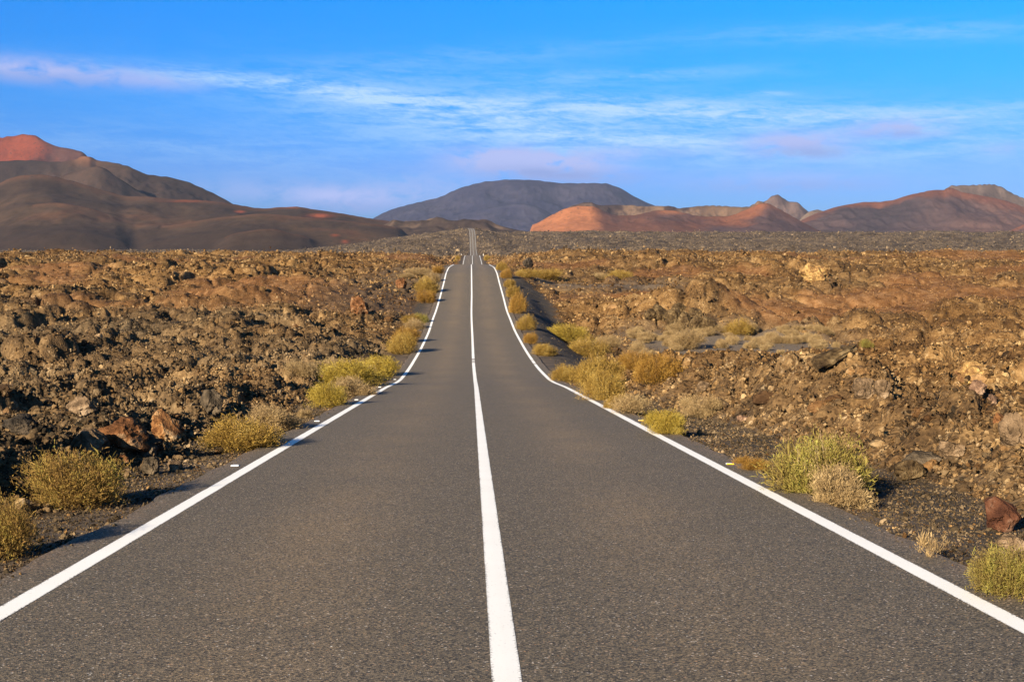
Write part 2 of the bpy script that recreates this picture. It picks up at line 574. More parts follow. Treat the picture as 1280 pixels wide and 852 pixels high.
def asphalt_material():
    m, T, b = principled('asphalt')
    pos = T.new('ShaderNodeNewGeometry').outputs['Position']
    lat = T.attr('lat')
    al = T.math('ABSOLUTE', lat)
    n1 = T.noise(pos, 0.35, 4, 0.6)
    n2 = T.noise(pos, 2.2, 4, 0.6)
    # dusty wheel tracks along the middle of each lane
    d = T.math('DIVIDE', T.math('SUBTRACT', al, T.math('ADD', 1.35, T.math('MULTIPLY', T.math('SUBTRACT', n1, 0.5), 0.5))), 0.62)
    band = T.math('EXPONENT', T.math('MULTIPLY', T.math('MULTIPLY', d, d), -1.0))
    band = T.math('MULTIPLY', band, T.step(n1, 0.30, 0.66, 0.25, 1.0))
    base = T.mix(band, (0.108, 0.090, 0.065), (0.166, 0.126, 0.080))
    base = T.mix(T.step(n2, 0.35, 0.7, 0.0, 0.35), base, (0.132, 0.110, 0.083))
    edge = T.step(al, 3.05, 3.5)
    base = T.mix(T.math('MULTIPLY', edge, T.step(n2, 0.3, 0.6)), base, (0.150, 0.112, 0.080))
    # stone chips
    vc = T.new('ShaderNodeTexVoronoi', feature='F1')
    T.put(vc.inputs['Vector'], pos)
    vc.inputs['Scale'].default_value = 105.0
    sepc = T.new('ShaderNodeSeparateColor')
    T.l.new(vc.outputs['Color'], sepc.inputs[0])
    chip = sepc.outputs[0]
    base = T.mix(1.0, base, T.ramp(chip, [(0.0, (0.20, 0.21, 0.23)), (0.40, (0.70, 0.70, 0.70)), (0.80, (1.45, 1.36, 1.20)), (1.0, (2.1, 1.85, 1.5))]), 'MULTIPLY')
    base = T.mix(T.step(chip, 0.965, 0.985, smooth=False), base, T.mix(sepc.outputs[1], (0.34, 0.18, 0.08), (0.55, 0.50, 0.42)))
    bump = T.new('ShaderNodeBump')
    bump.inputs['Strength'].default_value = 0.5
    bump.inputs['Distance'].default_value = 0.004
    T.put(bump.inputs['Height'], vc.outputs['Distance'])
    T.put(b.inputs['Normal'], bump.outputs[0])
    T.put(b.inputs['Base Color'], base)
    b.inputs['Roughness'].default_value = 0.85
    b.inputs['Specular IOR Level'].default_value = 0.25
    return m


def paint_material():
    m, T, b = principled('road_paint')
    pos = T.new('ShaderNodeNewGeometry').outputs['Position']
    al = T.attr('edge')                      # 0 in the middle of the stripe, 1 at its rim
    n = T.noise(pos, 70.0, 3, 0.7)
    wear = T.step(T.math('ADD', n, T.math('MULTIPLY', T.math('POWER', al, 6.0), 0.26)), 0.64, 0.72)
    n2 = T.noise(pos, 1.6, 4, 0.6)
    wear = T.math('MULTIPLY', wear, T.step(n2, 0.35, 0.65, 0.35, 1.0))
    white = T.mix(n2, (0.88, 0.86, 0.80), (0.80, 0.77, 0.70))
    T.put(b.inputs['Base Color'], T.mix(wear, white, (0.11, 0.095, 0.08)))
    b.inputs['Roughness'].default_value = 0.7
    return m


def simple_mat(name, col, rough=0.7, var=0.2, scale=20):
    m, T, b = principled(name)
    tc = T.new('ShaderNodeTexCoord').outputs['Object']
    n = T.noise(tc, scale, 4)
    lo = tuple(c * (1 - var) for c in col)
    hi = tuple(min(1, c * (1 + var)) for c in col)
    T.put(b.inputs['Base Color'], T.mix(n, lo, hi))
    b.inputs['Roughness'].default_value = rough
    return m


def foliage_material(name, stops):
    """stops: colours along the per-sprig random value; the object's own random shifts it a little"""
    m, T, b = principled(name)
    v = T.attr('sprig')
    rnd = T.new('ShaderNodeObjectInfo').outputs['Random']
    v = T.math('ADD', T.math('MULTIPLY', v, 0.85), T.math('MULTIPLY', rnd, 0.15))
    T.put(b.inputs['Base Color'], T.ramp(v, stops))
    b.inputs['Roughness'].default_value = 0.8
    b.inputs['Specular IOR Level'].default_value = 0.15
    tr = T.new('ShaderNodeBsdfTranslucent')
    T.put(tr.inputs[0], T.ramp(v, stops))
    mx = T.new('ShaderNodeMixShader')
    mx.inputs[0].default_value = 0.22
    T.l.new(b.outputs[0], mx.inputs[1])
    T.l.new(tr.outputs[0], mx.inputs[2])
    out = m.node_tree.nodes['Material Output']
    T.l.new(mx.outputs[0], out.inputs[0])
    return m


M_GROUND = lava_material('lava_ground', 'ground')
M_RUBBLE = lava_material('lava_rubble', 'rubble')
M_ROCK = lava_material('lava_rock', 'rock')
M_ASPHALT = asphalt_material()
M_PAINT = paint_material()
M_STEM = simple_mat('dry_stem', (0.27, 0.19, 0.11), 0.85, 0.35, 30)
FOL = {
    'gold': foliage_material('foliage_gold', [(0.0, (0.085, 0.047, 0.012)), (0.3, (0.22, 0.130, 0.028)), (0.65, (0.36, 0.235, 0.050)), (1.0, (0.50, 0.38, 0.14))]),
    'lime': foliage_material('foliage_yellow_green', [(0.0, (0.065, 0.040, 0.016)), (0.25, (0.165, 0.112, 0.035)), (0.55, (0.26, 0.205, 0.045)), (0.8, (0.30, 0.285, 0.06)), (1.0, (0.42, 0.35, 0.17))]),
    'olive': foliage_material('foliage_olive', [(0.0, (0.075, 0.042, 0.014)), (0.3, (0.185, 0.105, 0.030)), (0.6, (0.28, 0.185, 0.045)), (0.85, (0.30, 0.25, 0.055)), (1.0, (0.24, 0.30, 0.06))]),
    'yellow': foliage_material('foliage_yellow', [(0.0, (0.09, 0.055, 0.014)), (0.3, (0.24, 0.160, 0.028)), (0.65, (0.38, 0.275, 0.040)), (1.0, (0.50, 0.40, 0.12))]),
    'straw': foliage_material('foliage_straw', [(0.0, (0.13, 0.080, 0.034)), (0.4, (0.29, 0.195, 0.088)), (0.8, (0.43, 0.305, 0.140)), (1.0, (0.55, 0.42, 0.23))]),
    'amber': foliage_material('foliage_amber', [(0.0, (0.095, 0.045, 0.010)), (0.4, (0.25, 0.130, 0.024)), (0.8, (0.37, 0.22, 0.046)), (1.0, (0.47, 0.33, 0.11))]),
}


# ------------------------------------------------------------------ ground: one sheet from under the camera to the horizon
def build_ground():
    a1 = np.arange(-28, 28.001, 0.052)
    a2 = np.arange(28.15, 60, 0.2)
    a3 = np.arange(61, 180, 3.0)
    ang = np.radians(np.concatenate([-a3[::-1], -a2[::-1], a1, a2, a3]))
    r = [0.6]
    while r[-1] < 9000:
        q = r[-1]
        g = 0.06 if q < 3.5 else (0.0052 if q < 330 else (0.0075 if q < 1800 else 0.02))
        r.append(q * (1 + g))
    r = np.array(r)
    A, R = np.meshgrid(ang, r)
    X, Y = (np.sin(A) * R).ravel(), (np.cos(A) * R).ravel()
    n = len(X)
    out = [np.empty(n) for _ in range(5)]
    for i in range(0, n, 200000):
        res = terrain(X[i:i + 200000], Y[i:i + 200000])
        for o, v in zip(out, res):
            o[i:i + 200000] = v
    z, gravel, soil, dark, flat = out
    me = mesh_np('ground', np.stack([X, Y, z], -1), grid_faces(len(r), len(ang), wrap=True)[:, ::-1], smooth=True)
    s = np.abs(X - road_x(Y))
    fattr(me, 'gravel', gravel)
    fattr(me, 'soil', soil)
    fattr(me, 'dark', dark)
    fattr(me, 'flat', flat)
    fattr(me, 'verge', 1 - ss(s, 3.5, 4.6))
    fattr(me, 'far', ss(np.hypot(X, Y), 360, 640))
    o = link('ground', me, M_GROUND)
    tag(o, 'brown volcanic lava field on both sides of the road', 'ground', kind='structure')


build_ground()


# ------------------------------------------------------------------ road with its painted lines
def strip(name, offs, lift, ys, attrs, skirt=None, gaps=()):
    xs, zs = road_x(ys), road_z(ys)
    ny = len(ys)
    cols = []
    for s, dz in offs:
        cols.append(np.stack([xs + s, ys, zs + dz + lift], -1))
    V = np.stack(cols, 1)
    if skirt:                                # crumbled asphalt rim
        j = 0.045 * fbm(ys / 0.9, ys * 0 + 3.3, 3, 61)
        j2 = 0.045 * fbm(ys / 0.9, ys * 0 + 8.1, 3, 62)
        V[:, 0, 0] += j
        V[:, 1, 0] += j
        V[:, -1, 0] += j2
        V[:, -2, 0] += j2
    fc = grid_faces(ny, len(offs))
    if gaps:
        mid = 0.5 * (ys[:-1] + ys[1:])
        keep = np.ones(ny - 1, bool)
        for g0, g1 in gaps:
            keep &= ~((mid > g0) & (mid < g1))
        fc = fc.reshape(ny - 1, len(offs) - 1, 4)[keep].reshape(-1, 4)
    me = mesh_np(name, V.reshape(-1, 3), fc, smooth=False)
    for k, v in attrs.items():
        fattr(me, k, np.tile(np.array(v, float), ny))
    return me


def build_road():
    ys = np.unique(np.concatenate([np.arange(-46, 3, 0.5), np.arange(3, 40, 0.12), np.arange(40, 260, 0.15), np.arange(260, 560, 1.0), np.arange(560, 1899, 4.0)]))
    edge = 3.42
    offs = [(-edge - 0.10, -0.22), (-edge, 0.0), (-2.0, 0.014), (0.0, 0.03), (2.0, 0.014), (edge, 0.0), (edge + 0.10, -0.22)]
    me = strip('road', offs, 0.0, ys, {'lat': [o[0] for o in offs]}, skirt=True)
    road = link('road', me, M_ASPHALT)
    tag(road, 'grey asphalt road with white lines running to the horizon', 'road', kind='structure')
    def crown(s):
        return 0.03 - 0.008 * abs(s) + 0.0018 if abs(s) < 2 else 0.014 * (1 - (abs(s) - 2) / (edge - 2)) + 0.0018
    for name, c, w, gaps in (('edge_line', -3.0, 0.155, ()), ('edge_line', 3.0, 0.155, ((58.0, 58.4), (60.2, 60.6))), ('centre_line', 0.0, 0.145, ((58.6, 59.1), (59.6, 60.1), (60.6, 61.1)))):
        offs = [(c + d * w / 2, crown(c + d * w / 2)) for d in (-1, -0.5, 0, 0.5, 1)]
        me = strip(name, offs, 0.0, ys, {'edge': [1, 0.5, 0, 0.5, 1]}, gaps=gaps)
        link(name, me, M_PAINT, road)


build_road()


# ------------------------------------------------------------------ volcanoes and hills
def hill_material():
    m, T, b = principled('cinder_slope')
    pos = T.new('ShaderNodeNewGeometry').outputs['Position']
    col = T.attr('tint', out='Color')
    n = T.noise(pos, 0.02, 6, 0.65)
    n2 = T.noise(pos, 0.09, 5, 0.7)
    k = T.math('ADD', T.math('MULTIPLY', n, 0.6), T.math('MULTIPLY', n2, 0.5))
    col = T.mix(1.0, col, T.ramp(k, [(0.35, (0.62, 0.62, 0.62)), (0.55, (1, 1, 1)), (0.75, (1.32, 1.28, 1.22))]), 'MULTIPLY')
    dots = T.math('MULTIPLY', T.step(T.voro(pos, 0.075), 0.16, 0.30, 1.0, 0.0), T.step(T.noise(pos, 0.008, 3), 0.48, 0.62))
    col = T.mix(T.math('MULTIPLY', dots, 0.65), col, (0.022, 0.020, 0.016))
    bump = T.new('ShaderNodeBump')
    bump.inputs['Strength'].default_value = 0.45
    bump.inputs['Distance'].default_value = 3.5
    T.put(bump.inputs['Height'], k)
    T.put(b.inputs['Normal'], bump.outputs[0])
    T.put(b.inputs['Base Color'], col)
    b.inputs['Roughness'].default_value = 1.0
    b.inputs['Specular IOR Level'].default_value = 0.03
    return m


M_HILL = hill_material()


def el_of(py):
    d = ray(640, py)
    return d[2] / d[1]


def hill(name, label, px0, px1, d0, d1, ridges, color, nx=360, nd=150, rough=1.0, gully=0.0, seed=0, base_row=300, ew=8.0):
    """ridges: list of (distance, half depth front, half depth back, [(column, row), ...]); all on one heightfield"""
    px = np.linspace(px0, px1, nx)
    dd = np.linspace(d0, d1, nd)
    PX, D = np.meshgrid(px, dd)
    X = (PX - 640) / F * D * 1.0
    base = el_of(base_row) * D - 12.0
    z = base.copy()
    u = np.zeros_like(z)
    for (Dr, wf, wb, pts) in ridges:
        xs = np.array([p[0] for p in pts], float)
        es = np.array([el_of(p[1]) for p in pts])
        c = curve(xs, es)
        wob = 1 + 0.10 * pn(PX / 60, PX * 0 + seed, seed + 3)
        top = c(PX) * Dr
        edge = ss(PX, xs[0] - 1, xs[0] + ew) * (1 - ss(PX, xs[-1] - ew, xs[-1] + 1))
        lowb = el_of(base_row) * Dr - 12
        top = lowb + (top - lowb) * edge
        t = (D - Dr * wob ** 0.0 - 40 * pn(X / 180, D / 260, seed + 8))
        t = np.where(t < 0, -t / wf, t / wb)
        t = np.clip(t, 0, 1)
        f = (1 - t) ** 1.25
        f = np.where(t < 0.08, f + 0, f)
        zz = base + (top - lowb) * f
        better = zz > z
        live = ss(np.minimum(z - base, zz - base), 0, 25)
        z = 0.5 * (z + zz + np.sqrt((z - zz) ** 2 + (16.0 * live) ** 2))
        u = np.where(better, f, u)
    amp = np.clip((z - base) / 60, 0, 1) * np.clip((1 - u) * 6, 0.06, 1)
    z = z + rough * amp * (fbm(X / 150, D / 150, 4, seed + 40) * 9 + fbm(X / 40, D / 40, 3, seed + 41) * 2.0)
    if gully:
        z = z - gully * amp * np.abs(fbm(X / 75, D / 160, 3, seed + 42)) * 10
    me = mesh_np(name, np.stack([X, D, z], -1).reshape(-1, 3), grid_faces(nd, nx)[:, ::-1], smooth=True)
    n1 = fbm(X / 260, D / 260, 4, seed + 50)
    n2 = fbm(X / 60, D / 60, 4, seed + 51)
    row = 426 + 0 * z
    ev = z / D
    rows = HY - ev * F
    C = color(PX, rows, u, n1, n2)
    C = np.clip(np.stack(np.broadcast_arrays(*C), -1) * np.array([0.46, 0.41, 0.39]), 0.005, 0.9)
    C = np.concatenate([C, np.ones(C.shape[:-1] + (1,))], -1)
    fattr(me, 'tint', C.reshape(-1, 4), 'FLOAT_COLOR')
    o = link(name, me, M_HILL)
    tag(o, label, name.replace('_', ' '), kind='structure')
    return o


def mixc(a, b, t):
    return tuple(np.asarray(x) * (1 - t) + np.asarray(y) * t for x, y in zip(a, b))


ASH = (0.062, 0.046, 0.036)
BROWN = (0.115, 0.068, 0.042)
RED = (0.26, 0.085, 0.042)
ORANGE = (0.54, 0.235, 0.110)
TAN = (0.30, 0.22, 0.15)
PURPLE = (0.125, 0.086, 0.086)


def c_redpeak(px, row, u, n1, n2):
    t = ss(-(px - 62) / 22 + 0.9 * n1 + 0.4 * n2 + (u - 0.7) * 1.2, -0.3, 1.0)  # shade of the right flank is painted into the tint
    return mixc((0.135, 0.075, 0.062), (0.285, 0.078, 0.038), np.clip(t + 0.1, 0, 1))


def c_dark(px, row, u, n1, n2):
    t = np.exp(-((px - 112) / 18) ** 2) * (1 - ss(row, 196, 213)) * ss(u, 0.5, 0.9)
    c = mixc(ASH, (0.10, 0.068, 0.052), ss(n1, -0.2, 0.5))
    c = mixc(c, (0.12, 0.085, 0.06), np.exp(-((px - 140) / 60) ** 2) * 0.5)
    return mixc(c, (0.34, 0.17, 0.09), t * 0.85)


def c_front(px, row, u, n1, n2):
    c = mixc((0.074, 0.055, 0.041), (0.120, 0.085, 0.055), ss(n1 + 0.5 * (u - 0.5), -0.45, 0.65))
    c = mixc(c, (0.20, 0.10, 0.055), ss(n1 - 0.5 * n2, 0.25, 0.8) * 0.4)
    c = mixc(c, (0.20, 0.11, 0.065), ss(u, 0.90, 0.99) * 0.6)
    spots = np.exp(-((px - 400) / 14) ** 2 - ((row - 270) / 2.2) ** 2) + np.exp(-((px - 302) / 5) ** 2 - ((row - 265) / 1.5) ** 2)
    spots = spots + np.exp(-((px - 432) / 4) ** 2 - ((row - 302) / 2) ** 2) + np.exp(-((px - 420) / 5) ** 2 - ((row - 294) / 1.5) ** 2) * 0.6
    spots = spots + np.exp(-((px - 375) / 25) ** 2 - ((row - 259) / 1.4) ** 2) * 0.8 + np.exp(-((px - 245) / 40) ** 2 - ((row - 252) / 1.2) ** 2) * 0.5
    return mixc(c, (0.46, 0.14, 0.07), np.clip(spots * (0.8 + n2), 0, 1))


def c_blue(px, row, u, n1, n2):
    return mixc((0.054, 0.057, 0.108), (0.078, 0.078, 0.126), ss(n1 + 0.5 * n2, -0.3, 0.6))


def c_lump(px, row, u, n1, n2):
    return mixc((0.085, 0.065, 0.052), (0.27, 0.20, 0.14), ss(n1 + n2, -0.3, 0.6))


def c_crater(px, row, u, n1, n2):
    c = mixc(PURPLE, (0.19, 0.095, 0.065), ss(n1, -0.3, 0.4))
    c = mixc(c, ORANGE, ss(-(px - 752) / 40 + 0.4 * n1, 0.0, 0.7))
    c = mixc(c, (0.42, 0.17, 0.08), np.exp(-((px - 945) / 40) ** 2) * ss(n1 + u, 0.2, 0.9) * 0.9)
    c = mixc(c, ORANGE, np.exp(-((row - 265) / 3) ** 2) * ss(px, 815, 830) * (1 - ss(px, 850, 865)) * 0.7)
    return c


def c_crag(px, row, u, n1, n2):
    c = mixc((0.085, 0.062, 0.055), (0.26, 0.185, 0.125), ss(n2 + 0.6 * n1, -0.3, 0.5))
    return mixc(c, (0.30, 0.21, 0.13), ss(px, 860, 900) * (1 - ss(px, 930, 945)) * 0.5)


def c_grey(px, row, u, n1, n2):
    return mixc((0.115, 0.085, 0.078), (0.20, 0.15, 0.13), ss(n1 + n2, -0.3, 0.6))


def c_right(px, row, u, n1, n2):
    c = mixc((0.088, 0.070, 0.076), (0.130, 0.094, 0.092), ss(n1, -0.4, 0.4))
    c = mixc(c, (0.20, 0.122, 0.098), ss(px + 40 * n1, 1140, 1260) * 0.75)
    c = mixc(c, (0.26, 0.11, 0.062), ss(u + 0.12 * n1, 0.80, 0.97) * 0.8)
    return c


def c_bowl(px, row, u, n1, n2):
    return mixc((0.15, 0.12, 0.10), (0.24, 0.19, 0.155), ss(n1 + n2, -0.3, 0.6))


def c_pale(px, row, u, n1, n2):
    return mixc((0.22, 0.17, 0.13), (0.34, 0.27, 0.20), ss(n1, -0.3, 0.5))


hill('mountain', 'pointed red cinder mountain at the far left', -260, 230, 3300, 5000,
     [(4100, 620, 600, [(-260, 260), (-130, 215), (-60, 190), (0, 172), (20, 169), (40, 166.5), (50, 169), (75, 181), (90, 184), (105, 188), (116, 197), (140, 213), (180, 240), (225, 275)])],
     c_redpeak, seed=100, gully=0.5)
hill('mountain', 'dark ash mountain with a small orange summit below the red peak', -260, 345, 2700, 4000,
     [(3350, 560, 500, [(-260, 240), (-120, 214), (0, 202), (45, 200), (75, 202), (97, 199), (108, 195), (115, 194.5), (125, 199), (140, 201), (160, 206), (190, 218), (215, 221), (238, 227), (260, 237), (280, 247), (292, 254), (340, 285)]),
      (3050, 420, 300, [(-260, 262), (0, 240), (60, 225), (105, 212), (125, 207), (150, 221), (175, 238), (200, 250), (250, 280)])],
     c_dark, seed=120, gully=0.8)
hill('hill', 'broad brown ash hill sweeping down to the road on the left', -300, 575, 1500, 3000,
     [(2560, 760, 400, [(-300, 285), (-120, 262), (-40, 243), (0, 230), (20, 222), (45, 218), (62, 218.5), (80, 222), (110, 230), (140, 239), (160, 244), (185, 245), (215, 248.5), (260, 251), (300, 256), (330, 260), (350, 258.5), (372, 258), (390, 261), (430, 267), (460, 272), (500, 278), (540, 287), (575, 296)]),
      (2250, 520, 300, [(-60, 300), (0, 275), (40, 262), (75, 256), (110, 262), (145, 276), (190, 298)]),
      (2150, 430, 260, [(150, 305), (220, 284), (290, 271), (330, 268), (380, 272), (440, 278), (500, 286), (540, 296)]),
      (1900, 260, 200, [(250, 308), (310, 292), (340, 288), (370, 296), (420, 305)])],
     c_front, nx=460, nd=190, seed=140, rough=0.55, gully=0.25, base_row=313, ew=45.0)
hill('mountain', 'wide blue-grey flat-topped mountain in the middle distance', 440, 900, 5400, 7600,
     [(6500, 950, 900, [(440, 296), (472, 270), (490, 262), (510, 256), (530, 251), (550, 246), (570, 237), (590, 230.5), (610, 226), (640, 224), (670, 225), (700, 228.5), (756, 229), (770, 233), (790, 244), (808, 253), (830, 262), (870, 283), (890, 296)]),
      (6000, 520, 300, [(440, 298), (520, 282), (600, 262), (650, 254), (675, 260), (700, 276), (730, 296)])],
     c_blue, seed=160, gully=0.6)
hill('hill', 'low lumpy lava hillocks behind the end of the road', 455, 680, 2150, 2800,
     [(2480, 230, 200, [(455, 292), (485, 280), (492, 277), (500, 279), (512, 278), (530, 277), (545, 274.5), (556, 275.5), (570, 276), (580, 274), (596, 275.5), (606, 275), (622, 281), (645, 287), (675, 292)])],
     c_lump, nx=340, nd=130, rough=3.0, seed=180, base_row=292)
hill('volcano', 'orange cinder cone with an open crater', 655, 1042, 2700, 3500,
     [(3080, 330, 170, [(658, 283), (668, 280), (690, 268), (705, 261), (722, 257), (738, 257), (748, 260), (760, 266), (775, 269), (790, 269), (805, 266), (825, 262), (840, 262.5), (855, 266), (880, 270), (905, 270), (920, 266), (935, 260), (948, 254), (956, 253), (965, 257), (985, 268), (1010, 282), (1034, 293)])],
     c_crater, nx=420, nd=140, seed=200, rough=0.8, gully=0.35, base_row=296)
hill('crater_wall', 'craggy dark back wall of the orange crater', 690, 985, 3180, 3700,
     [(3400, 190, 200, [(690, 280), (705, 262), (722, 254.5), (732, 252.5), (738, 252.5), (746, 255.5), (760, 256), (790, 256), (800, 257.5), (818, 257), (840, 257.5), (846, 260), (866, 258), (890, 256.5), (915, 257.5), (932, 258), (941, 254), (947, 250.5), (954, 253), (964, 262), (980, 275)])],
     c_crag, nx=380, nd=90, rough=1.7, gully=1.2, seed=220, base_row=292)
hill('mountain', 'small pointed grey peak behind the orange crater', 890, 1035, 4300, 5100,
     [(4700, 330, 300, [(890, 296), (920, 274), (945, 257), (957, 249), (967, 243), (970, 243), (978, 247.5), (985, 252), (992, 251.5), (1000, 257), (1008, 264), (1030, 282)])],
     c_grey, nx=220, nd=110, rough=1.6, gully=1.2, seed=240)
hill('hill', 'small pale hill at the foot of the pointed peak', 985, 1065, 4000, 4500,
     [(4250, 200, 200, [(985, 292), (1004, 268), (1012, 263), (1020, 262), (1032, 265), (1060, 285)])],
     c_pale, nx=120, nd=70, rough=1.0, seed=250)
hill('volcano', 'dark reddish volcano with a breached grey summit at the right', 970, 1460, 3300, 4500,
     [(3850, 560, 500, [(975, 296), (1000, 275), (1015, 268), (1040, 259.5), (1060, 255), (1085, 252), (1095, 252), (1112, 250), (1130, 244.5), (1150, 240), (1165, 237), (1176, 237), (1184, 234), (1200, 239.5), (1230, 245), (1255, 251), (1280, 260), (1330, 275), (1440, 298)])],
     c_right, nx=420, nd=150, seed=260, gully=0.7)
hill('crater_wall', 'grey summit bowl of the right-hand volcano', 1160, 1400, 3950, 4600,
     [(4200, 260, 300, [(1165, 262), (1178, 236), (1186, 231.5), (1210, 231), (1235, 229.5), (1246, 231.5), (1260, 240), (1280, 249), (1330, 268), (1390, 294)])],
     c_bowl, nx=220, nd=100, seed=280, rough=0.8, gully=0.6)
hill('hill', 'low reddish hill at the right edge', 1240, 1460, 3000, 3500,
     [(3250, 200, 220, [(1243, 296), (1258, 289), (1275, 281), (1300, 272), (1340, 268), (1450, 296)])],
     c_right, nx=160, nd=80, seed=300)


# ------------------------------------------------------------------ rocks
def rock_mesh(name, sub, seed, angular=5, stretch=(1, 1, 1)):
    rr = random.Random(seed)
    bm = bmesh.new()
    bmesh.ops.create_icosphere(bm, subdivisions=sub, radius=1.0)
    planes = []
    for _ in range(angular):
        d = Vector((rr.gauss(0, 1), rr.gauss(0, 1), rr.gauss(0, 1))).normalized()
        planes.append((d, rr.uniform(0.52, 0.85)))
    co = np.array([v.co[:] for v in bm.verts])
    ph = rr.uniform(0, 50)
    n = (fbm(co[:, 0] * 1.4 + ph, co[:, 1] * 1.4 + co[:, 2] * 1.1, 4, seed) + fbm(co[:, 2] * 1.7 - ph, co[:, 0] * 1.3 - co[:, 1] * 0.9, 4, seed + 3)) * 0.22
    co = co * (1 + n)[:, None]
    for d, k in planes:
        dv = np.array(d)
        dist = co @ dv - k
        co = np.where(dist[:, None] > 0, co - dv[None, :] * (dist * 0.85)[:, None], co)
    f1, f2, cid = voro(co[:, 0] * 2.2 + ph + co[:, 2], co[:, 1] * 2.2 - co[:, 2] * 0.7, seed)
    ln = np.linalg.norm(co, axis=1, keepdims=True)
    co = co * (1 + (0.10 * (cid - 0.5) - 0.05 * (1 - ss(f2 - f1, 0, 0.15)))[:, None])
    co = co * np.array(stretch)
    for v, c in zip(bm.verts, co):
        v.co = c
    me = bpy.data.meshes.new(name)
    bm.to_mesh(me)
    bm.free()
    for p in me.polygons:
        p.use_smooth = False
    return me


def clump_mesh(name, seed):
    g = np.random.default_rng(seed)
    V, Fc, b = [], [], 0
    for j in range(int(g.integers(2, 5))):
        bm = bmesh.new()
        bmesh.ops.create_icosphere(bm, subdivisions=2 if j == 0 else 1, radius=1.0)
        bm.verts.index_update()
        co = np.array([v.co[:] for v in bm.verts])
        fc = np.array([[v.index for v in f.verts] for f in bm.faces])
        bm.free()
        co = co * (1 + 0.30 * fbm(co[:, 0] * 1.7 + j * 7.7 + seed, co[:, 1] * 1.7 + co[:, 2] * 1.3, 3, seed + j))[:, None]
        for _ in range(8):
            d = g.normal(0, 1, 3)
            d /= np.linalg.norm(d)
            dist = co @ d - g.uniform(0.30, 0.75)
            co = np.where(dist[:, None] > 0, co - d[None, :] * (dist * 0.96)[:, None], co)
        sc = g.uniform(0.55, 1.0) if j == 0 else g.uniform(0.28, 0.62)
        co = co * sc * g.uniform(0.6, 1.25, 3)
        if j:
            o_ = g.normal(0, 0.55, 3)
            co = co + o_ * np.array([1, 1, 0.55])
        V.append(co)
        Fc.append(fc + b)
        b += len(co)
    return mesh_np(name, np.concatenate(V), np.concatenate(Fc))


